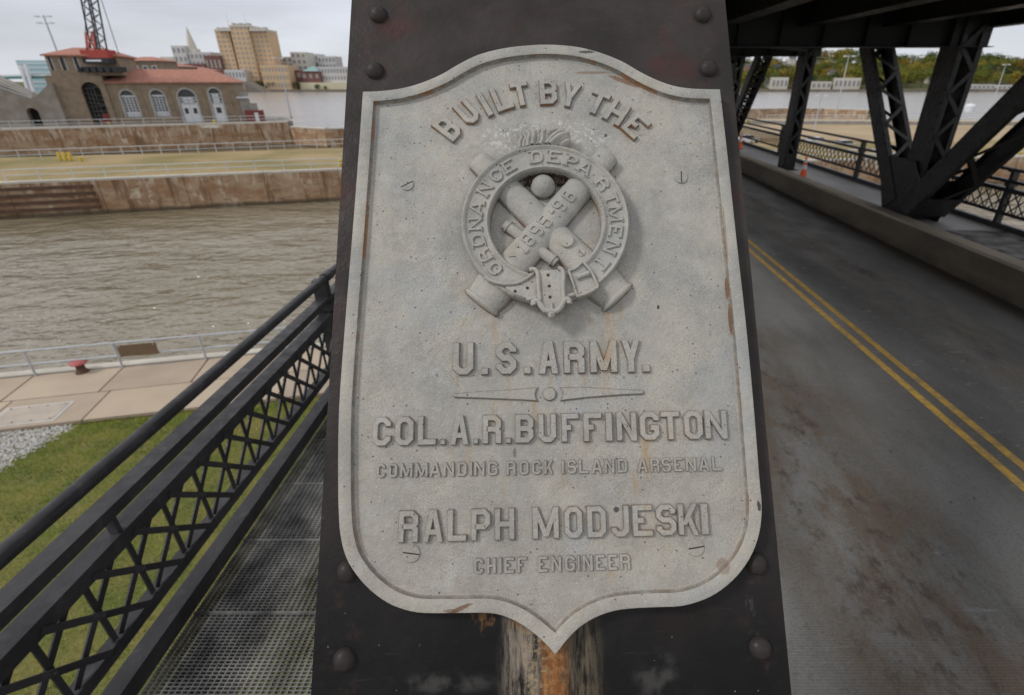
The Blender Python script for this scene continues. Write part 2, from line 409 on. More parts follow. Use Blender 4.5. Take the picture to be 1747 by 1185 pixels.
# ------------------------------------------------------------------ the inclined end post
def frame_thing(name, label, cat, group=None):
    t = thing(name, label, cat, (0, 0, 0), group); t['_local'] = 1
    t.matrix_world = PLATE
    return t
post = frame_thing('end_post', 'broad inclined black steel bridge post that carries the cast plaque', 'bridge post')
W2 = 0.383
mb = MB(); 
LO, HI = -3.02, 4.6
mb.rng(-W2, W2, LO, HI, -0.016, 0.0)
cover = mb.build('cover_plate', M_POST, post)
for sx_ in (-1, 1):
    m = MB(); m.rng(sx_*(W2-0.055)-0.007, sx_*(W2-0.055)+0.007, LO, HI, -0.55, -0.0165); m.build('web_plate', M_POST, post)
    m = MB(); m.rng(sx_*(W2-0.003), sx_*(W2-0.062), LO, HI, -0.030, -0.017); m.build('flange_angle', M_POST, post)
rv = MB(); rv.lathe([(0.0, 0.0150)] + [(0.0182*math.sin(t), 0.0150*math.cos(t)) for t in (.35, .7, 1.05, 1.35)] + [(0.0184, -0.0005)], (0, 0, 0), (0, 0, 1), n=20)
rivet_m = rv.mesh('rivet', smooth=60); rivet_m.materials.append(M_POST)
for (a, b) in ((644, 20), (1200, 20), (638, 116), (1210, 112), (591, 975), (1293, 962), (585, 1127), (1300, 1107)):
    u, v = pl(a, b, 0.008); inst('rivet', rivet_m, post, (u, v, 0))
for v in (0.79, 0.90, 1.01, -0.67, -0.79, -0.93, -1.07):
    for s_ in (-1, 1): inst('rivet', rivet_m, post, (s_*0.335, v, 0))

# ------------------------------------------------------------------ the plaque
plaque = frame_thing('plaque', 'pale grey cast shield plaque with raised lettering and crossed cannon emblem on steel post', 'plaque')
OUT = [(618.8,155.7),(651.6,154.3),(688.2,149.3),(720.3,140.1),(753.5,125.9),(779.8,110.4),(807.3,96.2),(834.8,87),(869.1,80.1),(903.4,76.5),(929.8,75.4),(959.5,76.5),(991.6,80.6),(1025.9,89.8),(1060.3,103.5),(1090,120.7),(1117.5,134.4),(1147.3,145.2),(1174.8,149.8),(1202,151.2),(1228.6,151.6),
       (1241,260),(1257,410),(1272.8,550),(1286,690),(1296.3,820),(1299.5,852),(1299,887),(1292.7,920),(1279.2,952),(1257.6,982),(1230.6,1006),(1201,1022.6),(1163,1033.4),(1122.6,1035.5),(1082,1037.4),(1047,1042),(1014.5,1053.6),(987.5,1071),(966,1093),(955,1107.6),(946.5,1117),
       (938,1106),(918,1086),(891,1065.8),(864,1052.3),(834.4,1045.5),(783,1045.5),(723.7,1045.5),(691.3,1040),(661.5,1028),(631.8,1006.4),(607.5,979.4),(590,949.6),(580.5,911.8),(577.6,874),(576.6,820),(578,700),(587.5,563),(600,410),(611,268)]
O2 = [Vector(pl(a, b, 0.022)) for a, b in OUT]
CORN = {0, 20, 41}
def dens(P, corners):
    """Catmull-Rom between corners, 4 points per span"""
    n = len(P); Q = []; isc = []
    for i in range(n):
        p1, p2 = P[i], P[(i+1) % n]
        p0 = P[i-1] if i not in corners else p1*2-p2
        p3 = P[(i+2) % n] if (i+1) % n not in corners else p2*2-p1
        for k in range(3):
            t = k/3
            Q.append(0.5*((2*p1)+(p2-p0)*t+(2*p0-5*p1+4*p2-p3)*t*t+(3*p1-p0-3*p2+p3)*t**3))
    return Q
OP = dens(O2, CORN)
def offset(P, d):
    n = len(P); Q = []
    A = sum(P[i].x*P[(i+1) % n].y - P[(i+1) % n].x*P[i].y for i in range(n))
    sgn = 1 if A > 0 else -1
    for i in range(n):
        a = (P[i]-P[i-1]).normalized(); b = (P[(i+1) % n]-P[i]).normalized()
        na = Vector((-a.y, a.x))*sgn; nb = Vector((-b.y, b.x))*sgn
        m_ = (na+nb).normalized(); k = max(0.35, m_.dot(na))
        Q.append(P[i] + m_*(d/k))
    return Q
def offset_clean(P, d, corners):
    """offset inwards; points that fold past a sharp corner gather on its mitre"""
    Q = offset(P, d); n = len(P); cs = [c*3 for c in corners]
    def dist(q):
        b = 9
        for i in range(n):
            a, c = P[i], P[(i+1) % n]; e = c-a; t = max(0, min(1, (q-a).dot(e)/max(e.dot(e), 1e-12))); b = min(b, (q-a-e*t).length)
        return b
    for c in cs:
        for k in range(-14, 15):
            i = (c+k) % n
            if k and dist(Q[i]) < d*0.985: Q[i] = Q[c].copy()
    return Q
prof = [(0.0, 0.0), (0.0, 0.0215), (0.0012, 0.0236), (0.003, 0.0240), (0.0205, 0.0243), (0.0218, 0.0236), (0.0238, 0.0170), (0.0256, 0.0148), (0.0285, HF+0.0003)]
loops = [[(p.x, p.y, h) for p in offset_clean(OP, d, CORN)] if d else [(p.x, p.y, h) for p in OP] for d, h in prof]
n = len(OP); mb = MB()
for L in loops: mb.v += L
for k in range(len(loops)-1):
    for i in range(n): mb.f.append((k*n+i, k*n+(i+1) % n, (k+1)*n+(i+1) % n, (k+1)*n+i))
mb.build('rim', M_PLQ, plaque, smooth=38)
fl = offset_clean(OP, 0.0272, CORN)
me = bpy.data.meshes.new('field')
c0 = pl(931, 600, HF)
me.from_pydata([(c0[0], c0[1], HF)] + [(p.x, p.y, HF) for p in fl], [], [(0, 1+i, 1+(i+1) % len(fl)) for i in range(len(fl))])
me.validate()
if me.polygons[0].normal.z < 0: me.flip_normals()
me.materials.append(M_PLQ)
fo = bpy.data.objects.new('field_plate', me); C.objects.link(fo); fo.parent = plaque

# --- raised lettering
PROF = [(-1, 0.0, .0010), (-1, 0.80, .0), (-1, 1.0, -.0011), (1, 1.0, -.0011), (1, 0.80, .0), (1, 0.0, .0010)]
def stroke(mb, pts, hw, h0, h1, closed, cutdir=None, grow=1.0):
    """sweep a drafted bar cross-section along a line in the letter plane"""
    P = [Vector(p) for p in pts]; n_ = len(P); offs = []
    for i in range(n_):
        if cutdir is not None: offs.append(Vector(cutdir)); continue
        if closed: a = (P[i]-P[i-1]).normalized(); b = (P[(i+1) % n_]-P[i]).normalized()
        else:
            a = (P[i]-P[i-1]).normalized() if i else (P[1]-P[0]).normalized()
            b = (P[i+1]-P[i]).normalized() if i < n_-1 else a
        na = Vector((-a.y, a.x)); nb = Vector((-b.y, b.x)); m_ = (na+nb)
        m_ = m_.normalized() if m_.length > 1e-6 else na
        offs.append(m_/max(0.4, m_.dot(na)))
    k = len(PROF); base = len(mb.v)
    for i in range(n_):
        # open ends are drafted too
        ax = Vector((0, 0))
        if not closed and cutdir is None:
            if i == 0: ax = (P[0]-P[1]).normalized()
            if i == n_-1: ax = (P[-1]-P[-2]).normalized()
        for (sg, t, g) in PROF:
            q = P[i] + offs[i]*(sg*(hw+g*grow)) + ax*(g*grow)
            mb.v.append((q.x, q.y, h0+(h1-h0)*t))
    m_ = n_ if closed else n_-1
    for i in range(m_):
        a = base+i*k; b = base+((i+1) % n_)*k
        for j in range(k-1): mb.f.append((a+j, a+j+1, b+j+1, b+j))
    if not closed:
        for i in (0, n_-1):
            a = base+i*k; mb.f.append(tuple(a+j for j in (range(k) if i == 0 else range(k-1, -1, -1))))
def glyph(ch, w, h, s, serif=False):
    """centre lines of one block capital: (points, extend start, extend end, closed) or ('H', x0, y0, x1, y1, width)"""
    Wd, H = w-s, h-s; k = min(.62*s, .45*Wd, .24*H); m = H/2; L = []
    if serif: k = min(.42*Wd, .24*H)
    def P(p, a=0, b=0, c=False): L.append(([(x+s/2, y+s/2) for x, y in p], a*s/2, b*s/2, c))
    def Hh(x0, y0, x1, y1, ww=None): L.append(('H', x0, y0, x1, y1, ww or s))
    if ch == 'O': P([(k,0),(Wd-k,0),(Wd,k),(Wd,H-k),(Wd-k,H),(k,H),(0,H-k),(0,k)], c=True)
    elif ch == 'C': P([(Wd,H*.70),(Wd,H-k),(Wd-k,H),(k,H),(0,H-k),(0,k),(k,0),(Wd-k,0),(Wd,k),(Wd,H*.30)])
    elif ch == 'G': P([(Wd,H*.72),(Wd,H-k),(Wd-k,H),(k,H),(0,H-k),(0,k),(k,0),(Wd-k,0),(Wd,k),(Wd,H*.42)]); P([(Wd+s/2,H*.42),(Wd*.52,H*.42)])
    elif ch == 'U': P([(0,H),(0,k),(k,0),(Wd-k,0),(Wd,k),(Wd,H)], 1, 1)
    elif ch == 'S': P([(Wd,H*.72),(Wd,H-k),(Wd-k,H),(k,H),(0,H-k),(0,m+k),(k,m),(Wd-k,m),(Wd,m-k),(Wd,k),(Wd-k,0),(k,0),(0,k),(0,H*.28)])
    elif ch == 'B': P([(0,0),(0,H),(Wd-k,H),(Wd,H-k),(Wd,m+k*.8),(Wd-k*.8,m),(Wd,m-k*.8),(Wd,k),(Wd-k,0)], c=True); P([(0,m),(Wd-k*.8,m)])
    elif ch == 'D': P([(0,0),(0,H),(Wd-k,H),(Wd,H-k),(Wd,k),(Wd-k,0)], c=True)
    elif ch == 'R': P([(0,0),(0,H),(Wd-k,H),(Wd,H-k),(Wd,m+k*.8),(Wd-k*.8,m),(0,m)], 1, 0); P([(Wd-k*.9,m),(Wd,m-k*.8),(Wd,0)], 0, 1)
    elif ch == 'P': P([(0,0),(0,H),(Wd-k,H),(Wd,H-k),(Wd,H*.42+k),(Wd-k,H*.42),(0,H*.42)], 1, 0)
    elif ch == 'E': P([(Wd,H),(0,H),(0,0),(Wd,0)], 1, 1); P([(0,m),(Wd*.62,m)])
    elif ch == 'F': P([(Wd,H),(0,H),(0,0)], 1, 1); P([(0,m),(Wd*.62,m)])
    elif ch == 'L': P([(0,H),(0,0),(Wd,0)], 1, 1)
    elif ch == 'T': P([(0,H),(Wd,H)], 1, 1); P([(Wd/2,H),(Wd/2,0)], 0, 1)
    elif ch == 'I': P([(Wd/2,0),(Wd/2,H)], 1, 1)
    elif ch == 'H': P([(0,0),(0,H)], 1, 1); P([(Wd,0),(Wd,H)], 1, 1); P([(0,m),(Wd,m)])
    elif ch == 'J': P([(Wd,H),(Wd,k),(Wd-k,0),(k,0),(0,k),(0,H*.26)], 1, 0)
    elif ch == 'N': P([(0,0),(0,H)], 1, 1); P([(Wd,0),(Wd,H)], 1, 1); Hh(0, h, w-s, 0)
    elif ch == 'M': P([(0,0),(0,H)], 1, 1); P([(Wd,0),(Wd,H)], 1, 1); Hh(0, h, w/2-s/2, h*.08); Hh(w-s, h, w/2-s/2, h*.08)
    elif ch == 'A':
        Hh(0, 0, w/2-s*.66, h); Hh(w-s, 0, w/2-s*.34, h); P([(w*.2-s/2, H*.26), (w*.8-s/2, H*.26)])
    elif ch == 'Y': Hh(0, h, w/2-s/2, h*.38); Hh(w-s, h, w/2-s/2, h*.38); P([(Wd/2,0),(Wd/2,H*.45)], 1, 0)
    elif ch == 'K': P([(0,0),(0,H)], 1, 1); Hh(s*.55, h*.34, w-s*1.02, h); Hh(w*.36, h*.62, w-s, 0)
    elif ch == '.': P([(Wd/2, 0), (Wd/2, max(w*.9-s, .0001))], 1, 1)
    elif ch == '-': P([(0, m), (Wd, m)])
    elif ch == '1': P([(Wd/2,0),(Wd/2,H)], 1, 1); P([(Wd*.12,H*.78),(Wd*.5,H*.95)]); P([(0,0),(Wd,0)])
    elif ch == '8': P([(k,m),(Wd-k,m),(Wd,m+k),(Wd,H-k),(Wd-k,H),(k,H),(0,H-k),(0,m+k)], c=True); P([(k,0),(Wd-k,0),(Wd,k),(Wd,m-k),(Wd-k,m),(k,m),(0,m-k),(0,k)], c=True)
    elif ch == '9': P([(k,m*.9),(Wd-k,m*.9),(Wd,m+k),(Wd,H-k),(Wd-k,H),(k,H),(0,H-k),(0,m+k)], c=True); P([(Wd,m+k),(Wd,k*1.2),(Wd-k,0),(Wd*.22,0)])
    elif ch == '6': P([(k,m*1.1),(Wd-k,m*1.1),(Wd,m-k),(Wd,k),(Wd-k,0),(k,0),(0,k),(0,m-k)], c=True); P([(0,m-k),(0,H-k*1.2),(k,H),(Wd*.78,H)])
    elif ch == '5': P([(Wd,H),(0,H),(0,m*1.1),(Wd-k,m*1.1),(Wd,m-k),(Wd,k),(Wd-k,0),(k,0),(0,H*.2)], 0, 0)
    if serif:
        t = .42*s; S2 = []
        def sf(x, y): S2.append((x, y))
        q = {'R': [(0,0),(0,1)], 'D': [(0,0),(0,1)], 'N': [(0,0),(0,1),(1,1)], 'A': [(0,0),(1,0)], 'E': [(0,0),(0,1)], 'P': [(0,0),(0,1)], 'T': [(.5,0)], 'M': [(0,0),(0,1),(1,0),(1,1)]}.get(ch, [])
        for x, y in q:
            xc = s/2 + x*Wd; yc = t/2 if y == 0 else h-t/2
            L.append(('S', xc, yc, s*1.15, t))
    return L
def chaikin(P, closed):
    Q = []; n_ = len(P)
    rg = range(n_) if closed else range(n_-1)
    if not closed: Q.append(P[0])
    for i in rg:
        a, b = P[i], P[(i+1) % n_]
        if closed or i > 0: Q.append(a*.75+b*.25)
        if closed or i < n_-2: Q.append(a*.25+b*.75)
    if not closed: Q.append(P[-1])
    return Q
def letter(ch, BL, BR, TL, h0, h1, parent, s=None, serif=False, rnd=False, zf=None, grow=1.0, name='letter', mat=None):
    BL, BR, TL = Vector(BL), Vector(BR), Vector(TL)
    X, Y = BR-BL, TL-BL; w, h = X.length, Y.length; X.normalize(); Y.normalize()
    s = s or .235*h; mb = MB(); i = 0
    for g in glyph(ch, w, h, s, serif):
        i += 1; hh = h1 - 0.00012*i
        loc = MB()
        if g[0] == 'H':
            _, x0, y0, x1, y1, ww = g
            stroke(loc, [(x0+ww/2, y0), (x1+ww/2, y1)], ww/2, h0, hh, False, (1, 0), grow)
        elif g[0] == 'S':
            stroke(loc, [(g[1]-g[3], g[2]), (g[1]+g[3], g[2])], g[4]/2, h0, hh, False, None, grow*.5)
        else:
            P = [Vector(p) for p in g[0]]
            if rnd and len(P) > 4: P = chaikin(P, g[3]); P = chaikin(P, g[3]) if g[3] else P
            if not g[3]:
                if g[1]: P[0] = P[0] + (P[0]-P[1]).normalized()*g[1]
                if g[2]: P[-1] = P[-1] + (P[-1]-P[-2]).normalized()*g[2]
            stroke(loc, P, s/2, h0, hh, g[3], None, grow)
        vv = [(BL.x+X.x*a+Y.x*b, BL.y+X.y*a+Y.y*b, c) for a, b, c in loc.v]
        mb.add(vv, loc.f)
    if zf: mb.v = [(a, b, c+zf(a, b)) for a, b, c in mb.v]
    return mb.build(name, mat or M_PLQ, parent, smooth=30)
HL = HF+0.0065
def row(spec, base, cap, s=None, hl=HL, grow=1.0):
    (bx0, by0), (bx1, by1) = base; (cx0, cy0), (cx1, cy1) = cap
    for ch, x0, x1 in spec:
        yb = lambda x: by0+(by1-by0)*(x-bx0)/(bx1-bx0)
        yc = lambda x: cy0+(cy1-cy0)*(x-cx0)/(cx1-cx0)
        x1 = x1-2.0; 
        BL = pl(x0, yb(x0)-3, hl); BR = pl(x1, yb(x1)-3, hl); TLx = x0 + 0.035*(yb(x0)-yc(x0)); TL = pl(TLx, yc(x0), hl)
        TL = Vector(TL); B0 = Vector(BL); Xd = (Vector(BR)-B0).normalized(); up = Vector((-Xd.y, Xd.x))
        TL = B0 + up*(TL-B0).dot(up)
        ss = s
        if ch == '.': 
            hh = (Vector(BR)-B0).length; TL = B0+up*hh; letter('I', BL, BR, TL, HF-.001, hl, plaque, hh*.98, grow=grow); continue
        if ch == 'I': ss = (Vector(BR)-B0).length*.98
        letter(ch, BL, BR, TL, HF-.001, hl, plaque, ss, grow=grow)
row([('U',771.6,809.8),('.',821.4,835.2),('S',845.8,883.5),('.',894,908.3),('A',919,955.4),('R',962.3,1000.5),('M',1007.5,1056.2),('Y',1062,1095.8),('.',1097.3,1111.7)], ((771,642),(1112,636.5)), ((771,583.5),(1096,579)), 0.0118)
row([('C',633.7,668),('O',672.7,707),('L',711.6,746),('.',750.6,761.4),('A',767,801.7),('.',807,817.8),('R',823.3,857.5),('.',863.2,874),('B',879,913),('U',918.5,952),('F',958.4,991),('F',996.3,1029.8),('I',1034.4,1048.1),('N',1053,1089.9),('G',1093,1128.7),('T',1129.6,1163.9),('O',1169,1203.3),('N',1204.7,1245)], ((633,763.5),(1245,750.5)), ((633,711),(1245,698.5)), 0.0100)
row([('C',642,658.5),('O',662.5,679.5),('M',682,705.5),('M',708,731.4),('A',732,754),('N',756,776.6),('D',780.3,798),('I',801.3,807.5),('N',808.6,828.8),('G',831.5,851),('R',864,882),('O',886,904),('C',907.5,925),('K',928.6,945.6),('I',958.4,964.8),('S',967.5,985.5),('L',988,1006.5),('A',1009.7,1029.8),('N',1031.6,1051),('D',1054.5,1072.5),('A',1087.5,1107.7),('R',1110,1127.8),('S',1129.6,1147.6),('E',1150.7,1168),('N',1170.8,1190.4),('A',1192.8,1213),('L',1215.7,1234.4)], ((642,817.5),(1234,805)), ((642,790.5),(1234,778)), 0.0044, HF+.0034, .5)
row([('R',678.6,715),('A',720.4,757.4),('L',762.8,798),('P',803.3,839),('H',843.8,880.3),('M',908.7,956.5),('O',963.2,997),('D',1002.4,1037.5),('J',1043.7,1077.2),('E',1080.7,1117.2),('S',1121.2,1157.7),('K',1159,1195.5),('I',1198,1213)], ((678,928.5),(1213,914.5)), ((678,871),(1213,857.5)), 0.0096)
row([('C',808.2,826.3),('H',830.4,848),('I',851.4,858),('E',860,879),('F',882.5,900.6),('E',918,936.5),('N',940.3,960),('G',964,983.5),('I',986,991.8),('N',994.3,1014),('E',1016.4,1034.8),('E',1038,1055.6),('R',1058.3,1078)], ((808,982),(1078,974)), ((808,952),(1078,944)), 0.0047, HF+.0034, .5)
z1 = lambda x, y: (560+x/4.3675, 60+y/4.3675)
z2 = lambda x, y: (900+x/4.3675, 60+y/4.3675)
for ch, zf, bl, br, H in (('B', z1, (930,792), (1012,704), 212), ('U', z1, (1051,673), (1148,600), 200), ('I', z1, (1195,602), (1236,582), 202), ('L', z1, (1268,570), (1392,526), 199), ('T', z1, (1385,532), (1517,508), 196), ('B', z1, (1580,511), (1712,505), 204),
                          ('Y', z2, (231,511), (360,541), 194), ('T', z2, (420,550), (550,604), 192), ('H', z2, (555,607), (678,677), 188), ('E', z2, (690,682), (795,776), 190)):
    BL = Vector(pl(*zf(*bl), HL)); BR = Vector(pl(*zf(*br), HL)); Xd = (BR-BL).normalized(); up = Vector((-Xd.y, Xd.x))
    ang = math.atan2(Xd.y, Xd.x)
    Hm = H/4.3675/951*(1.06+.05*abs(math.cos(ang)))
    s = .0108
    if ch == 'I': s = (BR-BL).length*.98
    letter(ch, BL, BR, BL+up*Hm, HF-.001, HL, plaque, s)

# --- tapered divider with a disc
zd = lambda x, y, h=HF+.004: pl(760+x/4.7216, 560+y/4.7216, h)
def plate_poly(mb, pts, h0, h1, bev=.0012):
    P = [Vector(p) for p in pts]; A = sum(P[i].x*P[(i+1) % len(P)].y-P[(i+1) % len(P)].x*P[i].y for i in range(len(P)))
    a = offset(P, -bev); b = P; c = offset(P, bev); n_ = len(P); base = len(mb.v)
    for L, z in ((a, h0), (b, h0+(h1-h0)*.75), (c, h1)): mb.v += [(p.x, p.y, z) for p in L]
    for k in range(2):
        for i in range(n_): mb.f.append((base+k*n_+i, base+k*n_+(i+1) % n_, base+(k+1)*n_+(i+1) % n_, base+(k+1)*n_+i))
    mb.f.append(tuple(base+2*n_+i for i in range(n_)))
for pts in ([(62,538),(75,522),(300,505),(600,487),(742,474),(728,500),(722,530),(728,560),(745,582),(600,572),(300,560),(75,552)],
            [(925,474),(1150,474),(1400,487),(1590,497),(1602,510),(1590,525),(1400,533),(1150,553),(930,578),(945,550),(950,525),(942,498)]):
    mb = MB(); plate_poly(mb, [zd(*p) for p in pts], HF-.001, HF+.0045, .0014); mb.build('divider_bar', M_PLQ, plaque, smooth=30)
u, v = zd(838, 525); mb = MB(); mb.lathe([(.0125, 0), (.0113, .0042), (.0102, .0055), (0, .0056)], (u, v, HF-.001), (0, 0, 1), n=28); mb.build('divider_disc', M_PLQ, plaque, smooth=40)

# --- slotted screws
M_SLOT = simple('screw_slot_shade', (0.05, 0.04, 0.03), 0.9)  # dark bar laid on the head; its colour holds the shade of an uncut slot
def screw(px, py, r, ang, h, parent, tall=.0022):
    u, v = pl(px, py, h)
    mb = MB(); mb.lathe([(r, -.001), (r, tall*.6), (r*.93, tall), (0, tall)], (u, v, h), (0, 0, 1), n=24)
    o = mb.build('screw', M_SCREW, parent, smooth=40)
    d = Vector((math.cos(ang), math.sin(ang), 0)); c = Vector((u, v, h+tall+.0001))
    m2 = MB(); m2.bar(c-d*r*.93, c+d*r*.93, r*.14, .0006, Vector((-d.y, d.x, 0))); m2.build('screw_slot', M_SLOT, o)
    return o
for a in ((695, 314, .0125, R(28)), (1162, 302, .0125, R(88)), (702, 943, .0145, R(-8)), (1187, 933, .0140, R(8))): screw(a[0], a[1], a[2], a[3], HF, plaque)

# ------------------------------------------------------------------ emblem: crossed cannons inside a lettered belt
ze = lambda x, y: (700+x/3.0375, 180+y/3.0375)
CT = .0105
def cannon(p_breech, p_muzzle, hbase, dates=False):
    a = Vector(pl(*ze(*p_breech), HF+.012)); b = Vector(pl(*ze(*p_muzzle), HF+.012)); d = (b-a); Ln = d.length; d.normalize()
    prof_ = [(.0, -.004), (.020, -.003), (.036, -.001), (.0395, .002), (.0395, .006), (.0368, .0085), (.0362, .010), (.0385, .022), (.0400, .038), (.0396, .055), (.0368, .075), (.0335, .092), (.0325, .10), (.0318, .12), (.0300, .17), (.0265, Ln-.06), (.0232, Ln-.02), (.0228, Ln-.008), (.0222, Ln-.002), (.0200, Ln), (0, Ln+.0005)]
    mb = MB(); mb.lathe(prof_, (a.x, a.y, hbase-.002), (d.x, d.y, CT/Ln), xdir=(-d.y, d.x, 0), n=40, squash=.68)
    mb.v = [(x, y, max(z, HF-.002)) for x, y, z in mb.v]
    o = mb.build('cannon', M_PLQ, plaque, smooth=35)
    return o, a, d, Ln, prof_
cb, ab, db, lb, pb = cannon((1085, 990), (345, 270), HF-.005)
ca, aa, da, la, pa = cannon((360, 1020), (1030, 245), HF-.001)
def rad_at(prof_, t):
    for (r0, h0), (r1, h1) in zip(prof_, prof_[1:]):
        if h0 <= t <= h1: return r0+(r1-r0)*(t-h0)/(h1-h0+1e-9)
    return .03
def surfA(x, y):
    p = Vector((x, y))-aa; t = p.dot(da); q = p.x*(-da.y)+p.y*da.x; r_ = rad_at(pa, t)
    return (HF-.003) + CT*t/la + .68*math.sqrt(max(0, r_*r_-q*q))
for ch, x, y in (('1',577,728),('8',610,687),('9',652,640),('5',697,592),('-',736,543),('9',772,512),('6',821,461)):
    c = Vector(pl(*ze(x, y), HF+.027)); X = da; Y = Vector((-da.y, da.x))
    wd = .0165 if ch not in '1-' else (.012 if ch == '-' else .014); H_ = .0265
    BL = c - X*wd/2 - Y*H_/2
    letter(ch, BL, BL+X*wd, BL+Y*H_, -.0015, .0030, ca, .0035, rnd=ch != '5', zf=surfA, grow=.4, name='numeral')
# trunnions
u, v = pl(*ze(812, 686), HF+.03); mb = MB(); mb.lathe([(.0135, -.016), (.0132, .003), (.0118, .0045), (0, .0046)], (u, v, HF+.018), (0, 0, 1), n=24); mb.build('trunnion', M_PLQ, cb, smooth=40)
mb = MB(); q = Vector(pl(*ze(735, 795), HF+.01)); dd = Vector((da.y, -da.x, 0)).normalized(); mb.lathe([(.0105, -.03), (.0105, .0), (.0125, .0), (.0125, .003), (.0098, .0035), (.0098, .009), (.008, .0102), (0, .0102)], (q.x, q.y, HF+.007), dd, n=20); mb.build('trunnion', M_PLQ, ca, smooth=40)
mb = MB(); q = Vector(pl(*ze(510, 625), HF+.01)); mb.lathe([(.0105, -.03), (.0105, .0), (.0125, .0), (.0125, .003), (.0098, .0035), (.0098, .009), (.008, .0102), (0, .0102)], (q.x, q.y, HF+.005), -dd, n=20); mb.build('trunnion', M_PLQ, ca, smooth=40)
def slotscrew(x, y, r, ang, h, par): 
    a, b = ze(x, y); screw(a, b, r, ang, h, par, .0012)
slotscrew(385, 293, .0075, R(25), HF+.0150, cb); slotscrew(985, 268, .0075, R(-45), HF+.0208, ca)
slotscrew(530, 782, .0070, R(5), HF+.0205, ca); slotscrew(885, 760, .0070, R(-50), HF+.0180, cb)
# bomb
u, v = pl(*ze(688, 400), HF+.02); mb = MB(); mb.lathe([(0, .024)]+[(.0238*math.sin(t), .024*math.cos(t)) for t in (.25,.5,.75,1.0,1.25,1.5)]+[(.0238, -.01)], (u, v, HF+.003), (0, 0, 1), n=28); mb.build('bomb', M_PLQ, plaque, smooth=60)
# nest of dead leaves behind the bomb
M_LEAF = simple('dead_leaf_litter', (0.05, 0.028, 0.018), 0.9, 0.6, 60)
mb = MB()
for i in range(260):
    a = random.uniform(590, 810) if i % 3 else random.uniform(700, 820); b = 350+abs(a-700)*.28+random.uniform(-8, 34)
    u, v = pl(*ze(a, b), HF+.01); p = Vector((u, v, HF+random.uniform(.002, .016))); t = random.uniform(0, 6.28); l_ = random.uniform(.002, .006)
    d_ = Vector((math.cos(t), math.sin(t), random.uniform(-.5, .5)))*l_; e_ = Vector((-math.sin(t), math.cos(t), random.uniform(-.5, .5)))*l_*.35
    mb.add([p-d_, p+e_, p+d_, p-e_], [(0, 1, 2, 3)])
lf = mb.build('leaf_litter', M_LEAF, None, kind='stuff'); lf.matrix_world = PLATE
tag(lf, 'dark dead leaf scraps caught behind the cast bomb inside the belt', 'debris')
# flames above the belt
fl_root = MB()
def flame(mb, pts, r, h):
    P = [Vector(pl(*ze(*p), h)) for p in pts]
    P = chaikin(chaikin(P, False), False); n_ = len(P)
    for i in range(n_):
        t = i/(n_-1); d = (P[min(i+1, n_-1)]-P[max(i-1, 0)]).normalized(); nn = Vector((-d.y, d.x)); rr = r*(1-t)**.55*(.85+.3*math.sin(3.1*t))+.0003
        for j in range(7):
            a = math.pi*j/6; q = P[i]+nn*(rr*math.cos(a)); mb.v.append((q.x, q.y, h-.005+.006*t+rr*1.9*math.sin(a)))
    b0 = len(mb.v)-7*n_
    for i in range(n_-1):
        for j in range(6): mb.f.append((b0+i*7+j, b0+i*7+j+1, b0+(i+1)*7+j+1, b0+(i+1)*7+j))
for i, (pts, r) in enumerate([([(570,215),(568,190),(583,168),(556,150),(562,128)], .0045), ([(590,215),(590,190),(604,168),(588,150),(575,130)], .0045), ([(612,215),(612,185),(622,160),(610,140),(590,124)], .006),
                 ([(635,212),(640,180),(645,150),(628,130),(612,118)], .008), ([(655,208),(668,178),(662,150),(672,130),(662,110)], .006), ([(672,208),(690,180),(684,150),(700,132),(690,108)], .0065),
                 ([(690,206),(708,180),(715,150),(742,132),(765,118)], .007), ([(705,206),(730,178),(762,150),(790,138),(800,120)], .007), ([(722,206),(755,180),(790,160),(818,148),(822,125)], .0075), ([(742,208),(775,190),(800,172),(822,166),(826,142)], .0075), ([(770,210),(795,200),(815,190),(826,180),(826,160)], .006)]):
    mb = MB(); flame(mb, pts, r*1.3, HF+.016+.0008*(i % 3)*2); mb.build('flame', M_PLQ, plaque, smooth=50)
# belt ring
rc = Vector(pl(931, 375, HF+.030)); rin = (Vector(pl(931-96.8, 375, HF+.03))-rc).length; rout = (Vector(pl(931-145, 375, HF+.03))-rc).length
rp = [(rin, -.004), (rin, .022), (rin+.0010, .0275), (rin+.0035, .0300), (rin+.0065, .0295), (rin+.0085, .0262), (rin+.010, .0255), (rout-.010, .0255), (rout-.0085, .0262), (rout-.0065, .0292), (rout-.0035, .0298), (rout-.001, .0272), (rout, .022), (rout, .004), (rout-.003, -.001)]
mb = MB(); N_s = 120
for r_, h_ in rp:
    for i in range(N_s):
        t = 2*math.pi*i/N_s; mb.v.append((rc.x+r_*math.cos(t), rc.y+r_*math.sin(t), HF+h_))
for k in range(len(rp)-1):
    for i in range(N_s): mb.f.append((k*N_s+i, k*N_s+(i+1) % N_s, (k+1)*N_s+(i+1) % N_s, (k+1)*N_s+i))
belt = mb.build('belt', M_PLQ, plaque, smooth=50)
rm = (rin+rout)/2
for ch, x, y in [('O',440,838),('R',385,772),('D',349,692),('N',335,608),('A',345,525),('N',385,425),('C',442,355),('E',512,310),('D',655,263),('E',748,263),('P',838,280),('A',905,322),('R',998,400),('T',1060,470),('M',1085,552),('E',1084,650),('N',1060,735),('T',1010,825)]:
    p = Vector(pl(*ze(x, y), HF+.03))-rc; t = math.atan2(p.y, p.x); up = Vector((math.cos(t), math.sin(t))); X = Vector((up.y, -up.x))
    wd = {'M': .029, 'N': .024, 'O': .022, 'D': .023, 'A': .026}.get(ch, .0215); H_ = .0245
    c = rc + up*rm; BL = c - X*wd/2 - up*H_/2
    letter(ch, BL, BL+X*wd, BL+up*H_, HF+.0245, HF+.0292, belt, .0044, serif=True, rnd=ch in 'OCDPR', grow=.45)
